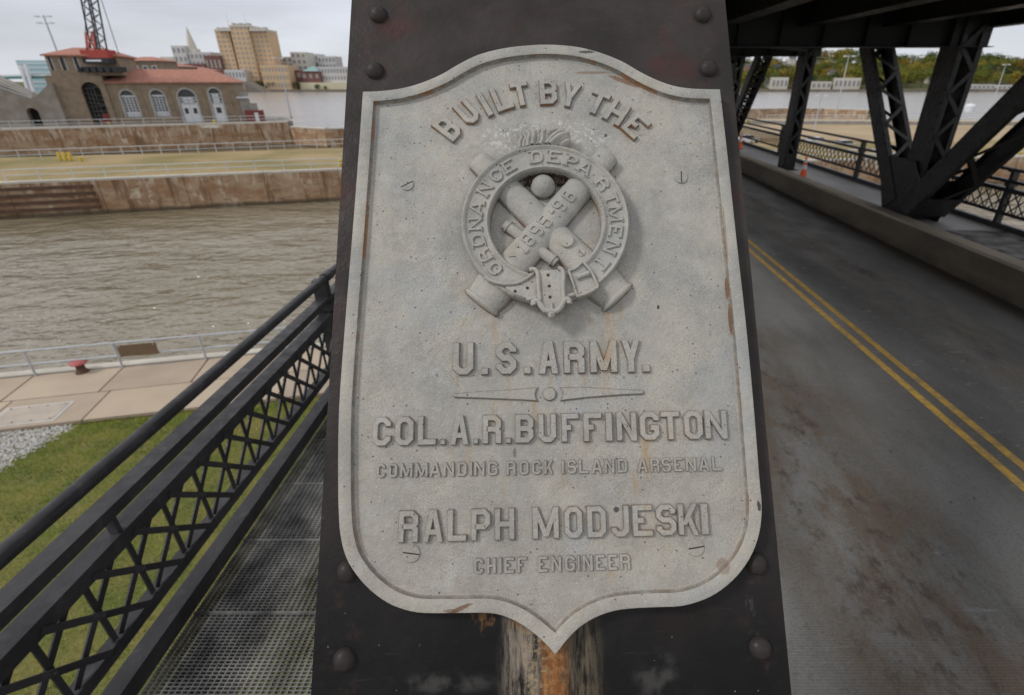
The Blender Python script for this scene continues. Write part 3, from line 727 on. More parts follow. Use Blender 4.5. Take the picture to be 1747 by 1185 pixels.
# belt end, keeper and buckle
def tubepath(mb, pts, r, h, closed=False, sq=1.0, nn=8, sm=2):
    P = [Vector(pl(*ze(*p[:2]), h)) for p in pts]
    for _ in range(sm): P = chaikin(P, closed)
    n_ = len(P); b0 = len(mb.v)
    for i in range(n_):
        d = (P[(i+1) % n_]-P[i-1]).normalized() if closed or 0 < i < n_-1 else ((P[1]-P[0]) if i == 0 else (P[-1]-P[-2])).normalized()
        q = Vector((-d.y, d.x))
        for j in range(nn):
            a = 2*math.pi*j/nn; mb.v.append((P[i].x+q.x*r*math.cos(a), P[i].y+q.y*r*math.cos(a), h+r*sq*math.sin(a)))
    for i in range(n_ if closed else n_-1):
        for j in range(nn): mb.f.append((b0+i*nn+j, b0+i*nn+(j+1) % nn, b0+((i+1) % n_)*nn+(j+1) % nn, b0+((i+1) % n_)*nn+j))
    if not closed: mb.f.append(tuple(b0+j for j in range(nn))); mb.f.append(tuple(b0+(n_-1)*nn+j for j in range(nn)))
hs = HF+.0315
mb = MB(); plate_poly(mb, [pl(*ze(*p), hs) for p in [(495,922),(530,918),(585,897),(640,858),(700,845),(700,960),(650,1000),(610,1002),(540,975),(490,945)]], HF, hs, .001)
strap = mb.build('belt_end', M_PLQ, plaque, smooth=30)
mb = MB(); tubepath(mb, [(385,888),(430,912),(500,925),(570,915),(625,880),(650,850),(630,842)], .0034, hs+.001); mb.build('edge_cord', M_PLQ, strap, smooth=60)
mb = MB(); tubepath(mb, [(600,1003),(640,998),(665,985)], .004, hs); mb.build('edge_cord', M_PLQ, strap, smooth=60)
mb = MB(); tubepath(mb, [(800,985),(840,980),(880,965)], .004, hs-.002); mb.build('edge_cord', M_PLQ, strap, smooth=60)
tabh = hs+.004
mb = MB(); plate_poly(mb, [pl(*ze(*p), tabh) for p in [(645,850),(800,845),(803,930),(800,1010),(775,1048),(733,1060),(690,1045),(664,1005),(660,930)]], HF+.004, tabh, .001)
tab = mb.build('belt_tip', M_PLQ, plaque, smooth=30)
mb = MB(); tubepath(mb, [(618,850),(640,842),(662,860),(664,930),(672,1008)], .0040, tabh+.001); mb.build('keeper', M_PLQ, tab, smooth=60); mb = MB(); tubepath(mb, [(765,842),(785,842),(795,870),(792,940),(795,1005)], .0040, tabh+.001); mb.build('keeper', M_PLQ, tab, smooth=60)
mb = MB(); tubepath(mb, [(640,1032),(636,1018),(650,1008),(666,1014),(680,1040),(700,1062),(725,1066),(735,1058)], .0052, tabh+.0005); tubepath(mb, [(822,1025),(826,1010),(812,998),(796,1008),(785,1036),(765,1060),(745,1066),(733,1058)], .0052, tabh+.0005)
tubepath(mb, [(735,1062),(733,1040),(731,1022)], .0030, tabh+.001, sm=1); mb.build('scroll_mount', M_PLQ, tab, smooth=60)
u, v = pl(*ze(731, 1084), tabh); mb = MB(); mb.lathe([(0, .0072)]+[(.0068*math.sin(t), .0072*math.cos(t)) for t in (.4,.8,1.2,1.6,2.1)]+[(0, -.0072)], (u, v, tabh), (0, 0, 1), n=16); mb.build('ball_finial', M_PLQ, tab, smooth=60)
M_HOLE = simple('hole_shade', (0.07, 0.045, 0.035), 0.95)  # dark discs on the strap, coloured as the shade inside holes not cut
for (x, y, hh, par) in ((714,876,tabh,tab),(720,933,tabh,tab),(724,990,tabh,tab),(607,943,hs,strap),(543,960,hs,strap)):
    u, v = pl(*ze(x, y), hh); mb = MB(); mb.lathe([(.0028, 0), (.0028, .0003), (0, .0003)], (u, v, hh+.0002), (0, 0, 1), n=12); mb.build('punched_hole', M_HOLE, par)
bh = hs+.002
mb = MB(); plate_poly(mb, [pl(*ze(*p), bh) for p in [(822,855),(850,848),(890,805),(975,935),(930,965),(868,985)]], HF+.01, bh-.003, .001); buckle = mb.build('buckle', M_PLQ, plaque, smooth=30)
mb = MB(); tubepath(mb, [(820,852),(860,842),(893,806)], .0022, bh, sm=1); tubepath(mb, [(893,806),(935,850),(973,936)], .0026, bh, sm=1); tubepath(mb, [(973,936),(930,965),(866,986)], .0032, bh, sm=1); tubepath(mb, [(866,990),(845,920),(820,852)], .0022, bh, sm=1)
tubepath(mb, [(862,890),(885,880),(910,872),(926,866)], .0050, bh-.001, sm=1); mb.build('buckle_frame', M_PLQ, buckle, smooth=60)
# ------------------------------------------------------------------ levels (camera at the origin)
ROAD, WALK, YARD, WATER = -3.3, -2.85, -10.0, -14.0
XT = 8.4               # far truss plane
# --- water
def mat_water(name, c1, c2, wave, dist, rough=0.08):
    m, nt, b = newmat(name); N = NT(nt); g = N.n('ShaderNodeNewGeometry')
    mp_ = N.n('ShaderNodeMapping'); mp_.inputs['Scale'].default_value = (1, 1.7, 1); mp_.inputs['Rotation'].default_value = (0, 0, R(-14)); N.l(g.outputs['Position'], mp_.inputs[0]); co = mp_.outputs[0]
    N.l(N.mix(N.step(N.noise(co, .05, 3), .35, .65), c1, c2), b.inputs['Base Color'])
    b.inputs['Roughness'].default_value = rough; b.inputs['IOR'].default_value = 1.9
    h = N.math('ADD', N.noise(co, wave, 3, .55, .3), N.math('MULTIPLY', N.noise(co, wave*.23, 2, .5), 2.2))
    N.bump(h, 1.0, dist, b)
    return m
M_RIVER = mat_water('river_water', (0.34, 0.31, 0.285), (0.29, 0.26, 0.235), 0.3, 0.16, 0.22)
M_LOCK = mat_water('lock_water', (0.25, 0.21, 0.145), (0.20, 0.165, 0.10), 0.75, 0.36, 0.12)
structure('river_water', MB().add([(-3000, 138, WATER-.05), (3000, 138, WATER-.05), (3000, 3500, WATER-.05), (-3000, 3500, WATER-.05)], [(0, 1, 2, 3)]), M_RIVER)
structure('lock_water', MB().add([(-700, -50, WATER), (700, -50, WATER), (700, 140, WATER), (-700, 140, WATER)], [(0, 1, 2, 3)]), M_LOCK)

# --- wall and paving materials
def mat_lockwall():
    m, nt, b = newmat('stained_lock_concrete'); N = NT(nt); g = N.n('ShaderNodeNewGeometry'); co = g.outputs['Position']
    def mpd(sc_): 
        q = N.n('ShaderNodeMapping'); q.inputs['Scale'].default_value = sc_; N.l(co, q.inputs[0]); return q.outputs[0]
    col = N.mix(N.step(N.noise(mpd((1,1,2.5)), .35, 6, .65), .38, .62), (0.32, 0.185, 0.10), (0.44, 0.32, 0.21))
    col = N.mix(N.step(N.noise(mpd((1,1,.15)), .9, 5, .7), .50, .66), col, (0.19, 0.105, 0.055))
    col = N.mix(N.step(N.noise(mpd((1,1,.5)), .55, 6, .75), .56, .66), col, (0.62, 0.54, 0.42))
    col = N.mix(N.step(N.noise(mpd((.6,.6,4)), .8, 4, .7), .56, .68, 0, .8), col, (0.17, 0.09, 0.05))
    hz_ = N.sep(co)[2]; hw = N.math('ADD', hz_, N.math('MULTIPLY', N.noise(co, .8, 3), .5))
    col = N.mix(N.step(hw, WATER+.5, WATER+.9, .8, 0), col, (0.055, 0.045, 0.028))
    col = N.mix(N.math('MULTIPLY', N.step(N.noise(mpd((1,1,.12)), 2.2, 5, .7), .52, .62), N.step(hz_, YARD-1.6, YARD-.2, 0, .6)), col, (0.66, 0.60, 0.50))
    N.l(col, b.inputs['Base Color']); b.inputs['Roughness'].default_value = .9
    N.bump(N.noise(co, 2.5, 5), .5, .1, b)
    return m
M_LOCKWALL = mat_lockwall()
M_COPING = simple('pale_concrete_coping', (0.60, 0.56, 0.49), .85, .22, .5, world_co=True)
M_CONC = simple('tan_concrete', (0.44, 0.36, 0.28), .9, .22, .35, col2=(0.36, 0.29, 0.225), world_co=True, bump=.3, bscale=8, bdist=.01)
M_CONC2 = simple('grey_concrete', (0.34, 0.32, 0.29), .9, .3, .5, world_co=True)
M_DRYGRASS = simple('dry_lawn', (0.36, 0.26, 0.13), .95, .3, .10, col2=(0.19, 0.16, 0.05), world_co=True, bump=.4, bscale=6, bdist=.05)
M_SOIL = simple('lawn_soil', (0.10, 0.12, 0.025), .95, .4, .8, col2=(0.19, 0.165, 0.05), world_co=True)
M_PIPE = simple('galvanised_pipe', (0.50, 0.53, 0.56), .45, .15, 3)
M_WPIPE = simple('white_painted_pipe', (0.62, 0.64, 0.66), .5, .1, 3)
M_YEL = simple('yellow_paint', (0.62, 0.44, 0.04), .6, .15, 3)
M_RED = simple('faded_red_paint', (0.50, 0.12, 0.12), .6, .25, 3)
M_RUSTY = simple('rusty_iron', (0.13, 0.07, 0.045), .8, .4, 6)

# --- near bank: lock wall, paving, lawn
d1 = Vector((.974, .225, 0)); n1 = Vector((-.225, .974, 0)); E0 = Vector((-16.9, 17.95, YARD))     # edge of the near lock wall
def nb(t, s_, z=0.0): return E0 + d1*t + n1*s_ + Vector((0, 0, z))        # t along the wall, s_ towards the water
def slabpoly(mb, pts, z0, z1): mb.prism([Vector((p[0], p[1], z0)) for p in pts], (0, 0, z1-z0)); return mb
wallblk = MB(); slabpoly(wallblk, [nb(-60, .35), nb(90, .35), nb(90, -1.2), nb(-60, -1.2)], WATER-1.5, YARD-.12)
near_wall = wallblk.build('lock_wall', M_LOCKWALL)
tag(near_wall, 'near concrete lock wall whose coping carries the pipe railing and red bollard', 'lock wall')
for t in range(-60, 90, 6):
    m = MB(); m.prism([nb(t+.01, .4, -.118), nb(t+5.99, .4, -.118), nb(t+5.99, -.02, -.118), nb(t+.01, -.02, -.118)], (0, 0, .158)); m.build('coping_stone', M_COPING, near_wall)
gr = MB(); gr.add([nb(-60, -1.0, -.13), nb(90, -1.0, -.13), (90, -60, YARD-.13), (-90, -60, YARD-.13)], [(0, 1, 2, 3)])
structure('ground', gr, M_SOIL)
pav = MB(); pav.prism([nb(-60, -.04, -.12), nb(90, -.04, -.12), nb(90, -3.9, -.12), nb(-60, -3.9, -.12)], (0, 0, .02)); pavement = structure('pavement', pav, simple('joint_dirt', (0.15, 0.11, 0.08), .95, .3, 2, world_co=True))
M_CONCS = [simple('paving_slab_%s' % k, c, .9, .15, .5, col2=c2, world_co=True) for k, c, c2 in (('buff', (0.47, 0.375, 0.28), (0.40, 0.32, 0.24)), ('tan', (0.43, 0.345, 0.265), (0.36, 0.29, 0.22)), ('sand', (0.49, 0.40, 0.30), (0.42, 0.335, 0.255)))]
sm_ = None
for i, t in enumerate(np.arange(-24, 36, 3.0)):
    for j, (a, b_) in enumerate(((-.06, -1.93), (-1.98, -3.86))):
        m = MB(); m.prism([nb(t+.03+.4*j, a, -.099), nb(t+2.97+.4*j, a, -.099), nb(t+2.97+.4*j, b_, -.099), nb(t+.03+.4*j, b_, -.099)], (0, 0, .099+random.uniform(-.004, .004)))
        m.build('paving_slab', M_CONCS[(i*2+j*5) % 3], pavement)
# access hatch set in the paving
hz = onz(52, 706, YARD)
hatch = thing('access_hatch', 'flush pale steel access hatch with bolted rim in the paving beside the lawn', 'hatch', hz)
hx, hy = d1, n1
def rect(c, a, b_, z0, z1): return ([c-hx*a-hy*b_+Vector((0,0,z0)), c+hx*a-hy*b_+Vector((0,0,z0)), c+hx*a+hy*b_+Vector((0,0,z0)), c-hx*a+hy*b_+Vector((0,0,z0))], (0, 0, z1-z0))
M_HATCH = simple('hatch_steel', (0.47, 0.40, 0.33), .6, .2, 2); M_HATCH2 = simple('hatch_rim', (0.56, 0.54, 0.50), .6, .2, 2)
m = MB(); m.prism(*rect(hz, 1.0, .62, -.1, .012)); m.build('hatch_rim', M_HATCH2, hatch)
m = MB(); m.prism(*rect(hz, .9, .53, .0125, .022)); m.build('hatch_plate', M_HATCH, hatch)
for a in (-.8, -.27, .27, .8):
    for b_ in (-.45, .45):
        m = MB(); c = hz+hx*a+hy*b_; m.lathe([(.025, .0225), (.025, .034), (0, .038)], c, n=8); m.build('bolt', M_RUSTY, hatch)
# lawn of real blades
def grass(name, label, poly_fn, count, hmin, hmax, cols):
    pts = []
    while len(pts) < count:
        p = poly_fn()
        if p is not None: pts.append(p)
    P = np.array(pts); n_ = len(P); ang = rng.uniform(0, 2*np.pi, n_); h = rng.uniform(hmin, hmax, n_); w = rng.uniform(.003, .008, n_)
    lean = rng.normal(0, .45, (n_, 2))*h[:, None]
    A = P + np.stack([np.cos(ang)*w, np.sin(ang)*w, np.zeros(n_)], 1); B = P - np.stack([np.cos(ang)*w, np.sin(ang)*w, np.zeros(n_)], 1)
    T = P + np.concatenate([lean, h[:, None]], 1)
    V = np.stack([A, B, T], 1).reshape(-1, 3)
    me = bpy.data.meshes.new(name); me.vertices.add(n_*3); me.vertices.foreach_set('co', V.ravel().astype(np.float32))
    me.loops.add(n_*3); me.loops.foreach_set('vertex_index', np.arange(n_*3, dtype=np.int32))
    me.polygons.add(n_); me.polygons.foreach_set('loop_start', np.arange(0, n_*3, 3, dtype=np.int32)); me.polygons.foreach_set('loop_total', np.full(n_, 3, dtype=np.int32))
    me.update(calc_edges=True); me.validate()
    m, nt, b = newmat(name+'_blades'); N = NT(nt); g = N.n('ShaderNodeNewGeometry')
    f = N.noise(g.outputs['Position'], .9, 5, .65); col = N.mix(N.step(f, .36, .60), cols[0], cols[1])
    col = N.mix(N.step(N.noise(g.outputs['Position'], .45, 5, .7), .50, .68), col, cols[2])
    col = N.mix(N.step(N.noise(g.outputs['Position'], 14, 3, .7), .45, .70, 0, .6), col, cols[3])
    N.l(col, b.inputs['Base Color']); b.inputs['Roughness'].default_value = .7; b.inputs['Specular IOR Level'].default_value = .2
    me.materials.append(m); o = bpy.data.objects.new(name, me); C.objects.link(o); o['kind'] = 'stuff'; o['label'] = label; o['category'] = 'grass'
    return o
def lawn_pt():
    t = random.uniform(-9, 26); s_ = -3.9 - 15*random.random()**1.3
    s_ += .15*math.sin(t*1.7)+.1*math.sin(t*4.1)
    if t < .25+(s_+3.9)*.45+.12*math.sin(s_*7) and s_ > -7.5 and random.random() < .97: return None
    p = nb(t, s_, -.13); return (p.x, p.y, p.z)
grass('lawn_grass', 'short patchy green lawn below the bridge railing beside the paved lock wall', lawn_pt, 300000, .04, .12, ((0.13, 0.22, 0.018), (0.36, 0.42, 0.045), (0.60, 0.48, 0.20), (0.07, 0.13, 0.010)))
# white gravel patch at the corner of the lawn
mb = MB()
for i in range(7000):
    t = random.uniform(-4, .6); s_ = random.uniform(-7.5, -3.9); 
    if t > .25+(s_+3.9)*.45+random.uniform(-.35, .3): continue
    p = nb(t, s_, -.12); r_ = random.uniform(.02, .05); a = random.uniform(0, 3)
    mb.box(p, (r_*1.6, r_*1.2, r_), Matrix.Rotation(a, 3, 'Z') @ Matrix.Rotation(a*2, 3, 'X'))
M_GRAVEL = simple('white_gravel', (0.58, 0.56, 0.53), .9, .35, 9, world_co=True)
o = mb.build('white_gravel', M_GRAVEL, None, kind='stuff'); tag(o, 'pale crushed gravel strewn between the paving and the lawn', 'gravel')

# pipe railing along the near lock wall
def pipe_rail(name, label, pts, h, r, mat, mid=.5, grp=None, cat='railing', post_every=True):
    """pts: feet of the posts"""
    t = thing(name, label, cat, pts[0], grp)
    for p in pts:
        p = Vector(p); m = MB(); m.tube(p, p+Vector((0, 0, h)), r, 8); m.build('post', mat, t, smooth=50)
    for a, b_ in zip(pts, pts[1:]):
        a, b_ = Vector(a), Vector(b_)
        for k, f in (('top_rail', 1.0), ('mid_rail', mid)):
            m = MB(); m.tube(a+Vector((0, 0, h*f)), b_+Vector((0, 0, h*f)), r*.95, 8); m.build(k, mat, t, smooth=50)
    return t
rail_pts = [nb(-2.85*k - .05, -.12, 0) for k in (3, 2, 1)] + [nb(2.95*k, -.12, 0) for k in range(0, 8)]
nr = pipe_rail('pipe_railing', 'galvanised pipe railing along the near lock wall beside the red bollard', rail_pts, 1.07, .042, M_PIPE, .48)
M_SIGNB = simple('sign_back', (0.19, 0.125, 0.07), .7, .2, 2)
sa, sb = nb(.12, -.19, .98), nb(1.45, -.19, .98)
sg = thing('sign_board', 'small brown sign board seen from behind, hanging on the pipe railing', 'sign', sa)
m = MB(); m.prism([sa, sb, sb-Vector((0, 0, .48)), sa-Vector((0, 0, .48))], n1*-.02); m.build('board', M_SIGNB, sg)
for q in (.2, 1.35):
    m = MB(); c = nb(q, -.20, 1.02); m.bar(c, c-Vector((0, 0, .12)), .03, .03); m.build('bracket', M_PIPE, sg)
bp = onz(141, 634, YARD)
bo = thing('mooring_bollard', 'squat rusty mooring bollard with a mushroom cap painted red', 'bollard', bp)
m = MB(); m.lathe([(.22, 0), (.20, .06), (.15, .12), (.14, .30), (.17, .36)], bp, n=20); m.build('bollard_shaft', M_RUSTY, bo, smooth=40)
m = MB(); m.lathe([(.17, .355), (.27, .38), (.29, .42), (.25, .47), (.12, .50), (0, .505)], bp, n=24); m.build('bollard_cap', M_RED, bo, smooth=40)

# --- far side of the lock: long guide wall with lawn on top
def wallseg(name, label, pts, z0, z1, depth, mat=M_LOCKWALL, cope=.9, cz=.22, mono=None):
    w = thing(name, label, 'lock wall', (pts[0][0], pts[0][1], z0))
    pts = [Vector((p[0], p[1], 0)) for p in pts]
    m = MB()
    for a, b_ in zip(pts, pts[1:]):
        d = (b_-a).normalized(); n_ = Vector((-d.y, d.x, 0))*depth
        m.prism([a+Vector((0,0,z0)), b_+Vector((0,0,z0)), b_+n_+Vector((0,0,z0)), a+n_+Vector((0,0,z0))], (0, 0, z1-cz-z0))
    m.build('wall_core', M_SOIL, w)
    for a, b_ in zip(pts, pts[1:]):
        d = (b_-a).normalized(); n_ = Vector((-d.y, d.x, 0)); L = (b_-a).length; k = max(1, round(L/9))
        for i in range(k):
            p, q = a+d*(L*i/k+.035)-n_*.10, a+d*(L*(i+1)/k-.035)-n_*.10
            mm = MB(); mm.prism([p+Vector((0,0,z0)), q+Vector((0,0,z0)), q+n_*.098+Vector((0,0,z0)), p+n_*.098+Vector((0,0,z0))], (0, 0, z1-cz-.004-z0)); mm.build('wall_panel', mat, w)
    for a, b_ in zip(pts, pts[1:]):
        d = (b_-a).normalized(); n_ = Vector((-d.y, d.x, 0)); L = (b_-a).length; k = max(1, round(L/9))
        for i in range(k):
            p, q = a+d*(L*i/k+.03)-n_*.12, a+d*(L*(i+1)/k-.03)-n_*.12
            mm = MB(); mm.prism([p+Vector((0,0,z1-cz)), q+Vector((0,0,z1-cz)), q+n_*cope+Vector((0,0,z1-cz)), p+n_*cope+Vector((0,0,z1-cz))], (0, 0, cz)); mm.build('coping_stone', M_COPING, w)
    return w
GP = [(-150, 33), (-61, 59.8), (-27.7, 69.8), (65.8, 82), (130, 90)]
g1 = wallseg('guide_wall', 'long stained guide wall across the lock water with lawn and white railing on top', GP, WATER-1, YARD, 1.5)
# fender timbers on the left stretch of that wall
M_TIMBER = simple('fender_timber', (0.13, 0.075, 0.05), .9, .4, 1.5, world_co=True)
fa, fb = Vector((-100, 48.05, 0)), Vector((-53.2, 62.15, 0))
fd = (fb-fa).normalized(); fn = Vector((-fd.y, fd.x, 0))
for z in (-10.75, -11.55, -12.35, -13.15):
    m = MB(); a = fa+Vector((0,0,z))-fn*.16; b_ = fb+Vector((0,0,z))-fn*.16; m.bar(a, b_, .30, .32, fn); m.build('fender_beam', M_TIMBER, g1)
ip = [Vector((-150, 34, YARD-.06)), Vector((-61, 60.9, YARD-.06)), Vector((-27.7, 71, YARD-.06)), Vector((65.8, 83.2, YARD-.06)), Vector((130, 91, YARD-.06))]
bk = [onz(-260, 273, YARD), onz(0, 267, YARD), onz(300, 260, YARD), onz(590, 250, YARD), Vector((66, 104, YARD)), Vector((140, 112, YARD))]
mb = MB(); P = [Vector((p.x, p.y, YARD-.06)) for p in ip] + [Vector((p.x, p.y, YARD-.06)) for p in reversed(bk)]
mb.prism(P, (0, 0, -5)); isl = structure('island_lawn', mb, M_DRYGRASS)
def rail_line(px0, py0, px1, py1, z, n_, dx=0):
    a, b_ = onz(px0, py0, z), onz(px1, py1, z); return [a+(b_-a)*(i/(n_-1)) for i in range(n_)]
def along(P, off, step):
    """posts along a polyline, offset towards the land side"""
    Q = []
    for a, b_ in zip(P, P[1:]):
        a, b_ = Vector((a[0], a[1], YARD)), Vector((b_[0], b_[1], YARD)); d = (b_-a).normalized(); n_ = Vector((-d.y, d.x, 0)); k = max(1, round((b_-a).length/step))
        Q += [a+n_*off+(b_-a)*(i/k) for i in range(k)]
    return Q
pipe_rail('pipe_railing', 'white pipe railing along the water edge of the guide wall lawn', [p for p in along(GP[1:4], .6, 3.3)], 1.2, .05, M_WPIPE, .5)
pipe_rail('pipe_railing', 'white pipe railing behind the guide wall lawn before the second lock', rail_line(-40, 276, 620, 250, YARD, 22), 1.35, .055, M_WPIPE, .5)
# --- second lock wall, higher, under the powerhouse
W3 = [onz(-140, 226, -8.6), onz(0, 219.5, -8.6), onz(491, 206.5, -8.6)]
g2 = wallseg('lock_wall', 'rusty brown lock wall below the stone powerhouse, beyond the railing', W3, WATER-1, -8.6, 3, cope=1.6)
W3b = [onz(491, 207, -8.6), onz(514, 217, -8.6), onz(640, 214, -8.6)]
g3 = wallseg('lock_wall', 'lower end of the brown lock wall past the powerhouse corner', [Vector((W3[2].x+.2, W3[2].y+.1, 0)), Vector((-52, 128, 0)), Vector((-8, 142, 0))], WATER-1, -9.6, 3, cope=1.6)
for i, (x, lab) in enumerate(((60, 'pale concrete ledge beam projecting over the lock below the round arch'), (187, 'pale concrete ledge beam projecting over the lock below first window'), (366, 'pale concrete ledge beam projecting over the lock below the white double doors'))):
    p = onz(x, 218-i*2.2, -8.9); 
    if i == 0: continue
    m = MB(); m.box((p.x, p.y-1.0, -9.0), (3.2, 1.2, .5)); tag(m.build('ledge_beam', M_COPING), lab, 'ledge')
quay = MB(); a0 = W3[0]; b0 = W3[2]
quay.prism([Vector((a0.x, a0.y+2.5, -8.62)), Vector((W3[1].x, W3[1].y+2.5, -8.62)), Vector((b0.x, b0.y+2.5, -8.62)), Vector((-70, 150, -8.62)), Vector((-95, 175, -8.62)), Vector((-190, 175, -8.62))], (0, 0, -6))
structure('quay', quay, M_CONC2)
pipe_rail('pipe_railing', 'grey pipe railing along the quay in front of the stone powerhouse', [Vector((p.x, p.y+.9, -8.6)) for p in rail_line(-30, 220.5, 470, 207, -8.6, 15)], 1.35, .05, M_WPIPE, .5)
pipe_rail('pipe_railing', 'short pipe railing on the lower lock wall beyond the powerhouse', [Vector((-58+6.2*i, 127+2*i, -9.6)) for i in range(8)], 1.3, .05, M_WPIPE, .5)
# ------------------------------------------------------------------ powerhouse
M_STONE = simple('brown_stucco_stone', (0.30, 0.232, 0.165), .9, .22, .9, world_co=True, col2=(0.215, 0.165, 0.115), bump=.5, bscale=3, bdist=.05)
M_TRIM = simple('pale_stone_trim', (0.46, 0.45, 0.43), .85, .2, 1, world_co=True)
M_TILE = simple('terracotta_roof', (0.43, 0.20, 0.145), .9, .22, 1.4, world_co=True, col2=(0.33, 0.15, 0.11))
M_WHITE = simple('white_joinery', (0.72, 0.74, 0.77), .6, .1, 2)
M_GLASSD = simple('dark_window_glass', (0.05, 0.055, 0.06), .15, .2, 1)
M_VOID = simple('dark_interior', (0.018, 0.016, 0.014), .9)
FA = onz(100, 214.5, -8.6); FB = onz(427, 207.3, -8.6)
FA = Vector((FA.x, FA.y+4.0, 0)); FB = Vector((FB.x, FB.y+4.0, 0))
fu = (FB-FA).normalized(); fnrm = Vector((fu.y, -fu.x, 0))       # towards the camera
def fac(px, py, out_=0.0):
    o = FA + fnrm*out_; r = ray(px, py); k = o.dot(fnrm)/r.dot(fnrm); p = r*k
    return ((p-o).dot(fu), p.z)
def fp(t, z, out_=0.0): return Vector((FA.x, FA.y, 0)) + fu*t + fnrm*out_ + Vector((0, 0, z))
QZ = -8.62
house = thing('powerhouse', 'brown stone powerhouse with terracotta hip roofs and white arched windows on the quay', 'building', fp(0, QZ))
tL = fac(192, 180)[0]; tR = fac(416, 200)[0]; ze_ = fac(320, 139)[1]
tA = fac(104, 200)[0]; tB = tL; zt = fac(140, 95)[1]; zmid = fac(140, 128)[1]
D_ = 12
def arch_pts(t0, t1, z0, z1, n_=10):
    r_ = (t1-t0)/2; c = (t0+t1)/2; zc = z1-r_
    return [(t0, z0)] + [(c-r_*math.cos(math.pi*i/n_), zc+r_*math.sin(math.pi*i/n_)) for i in range(n_+1)] + [(t1, z0)]
def facade(mb, t0, t1, z0, z1, holes, out_=0.0, dep=.7):
    """a wall front with arched openings cut through, holes sorted along t: (ta, tb, za, ztop)"""
    def q(pts): mb.f.append(tuple(range(len(mb.v), len(mb.v)+len(pts)))); mb.v.extend([fp(a, b_, out_) for a, b_ in pts])
    cur = t0
    for (a, b_, za, zt_) in holes:
        q([(cur, z0), (a, z0), (a, z1), (cur, z1)])
        if za > z0+.01: q([(a, z0), (b_, z0), (b_, za), (a, za)])
        ar = arch_pts(a, b_, za, zt_)
        for p, s_ in zip(ar[1:-1], ar[2:-1]): q([p, s_, (s_[0], z1), (p[0], z1)])
        # reveals
        L = ar
        for p, s_ in zip(L, L[1:]):
            mb.add([fp(p[0], p[1], out_), fp(s_[0], s_[1], out_), fp(s_[0], s_[1], out_-dep), fp(p[0], p[1], out_-dep)], [(0, 1, 2, 3)])
        cur = b_
    q([(cur, z0), (t1, z0), (t1, z1), (cur, z1)])
def shell(t0, t1, z0, z1, out_, dep, holes, name='wall'):
    mb = MB(); facade(mb, t0, t1, z0, z1, holes, out_)
    for a in (t0, t1): mb.add([fp(a, z0, out_), fp(a, z1, out_), fp(a, z1, out_-dep), fp(a, z0, out_-dep)], [(0, 1, 2, 3)])
    mb.add([fp(t0, z0, out_-dep), fp(t1, z0, out_-dep), fp(t1, z1, out_-dep), fp(t0, z1, out_-dep)], [(0, 1, 2, 3)])
    mb.add([fp(t0, z1, out_), fp(t1, z1, out_), fp(t1, z1, out_-dep), fp(t0, z1, out_-dep)], [(0, 1, 2, 3)])
    return mb.build(name, M_STONE, house)
def hip(t0, t1, z0, h, out_, dep, inset, mat=M_TILE, ov=.5, parent=None, name='roof'):
    mb = MB(); a, b_, c, d = fp(t0-ov, z0, out_+ov), fp(t1+ov, z0, out_+ov), fp(t1+ov, z0, out_-dep-ov), fp(t0-ov, z0, out_-dep-ov)
    e_, f_ = fp(t0+inset, z0+h, out_-dep/2), fp(t1-inset, z0+h, out_-dep/2); lo = Vector((0, 0, -.25))
    mb.add([a, b_, c, d, e_, f_, a+lo, b_+lo, c+lo, d+lo], [(0,1,5,4), (1,2,5), (2,3,4,5), (3,0,4), (0,6,7,1), (1,7,8,2), (2,8,9,3), (3,9,6,0), (6,9,8,7)])
    r_ = mb.build(name, mat, parent or house)
    return r_
ops = []
for (x0, x1, yb, yt) in ((208, 237, 199, 153), (259, 287, 198, 152.5), (309, 343, 207.5, 151), (369, 383, 207, 149.5)):
    # bottoms lean right in the picture: sample at mid height
    ym = (yb+yt)/2; a = fac(x0-.0, ym)[0] if False else None
    ops.append((x0, x1, yb, yt))
holes = []
for (xa, xb, yb, yt, wpx) in ((206, 231, 199, 153, 0), (257.5, 281, 198, 152.5, 0), (303.5, 334, 208.5, 151, 0), (357, 377, 207.5, 149.5, 0)):
    zb = fac(xa+14, yb)[1]; zt_ = fac(xa+6, yt)[1]; zm = (yt+18)
    a = fac(xa, yt+14)[0]; b_ = fac(xb, yt+14)[0]; holes.append((a, b_, max(zb, QZ+.02), zt_))
shell(tL, tR, QZ, ze_, 0, D_, holes)
hip(tL, tR, ze_+.01, 2.6, 0, D_, 5.2)
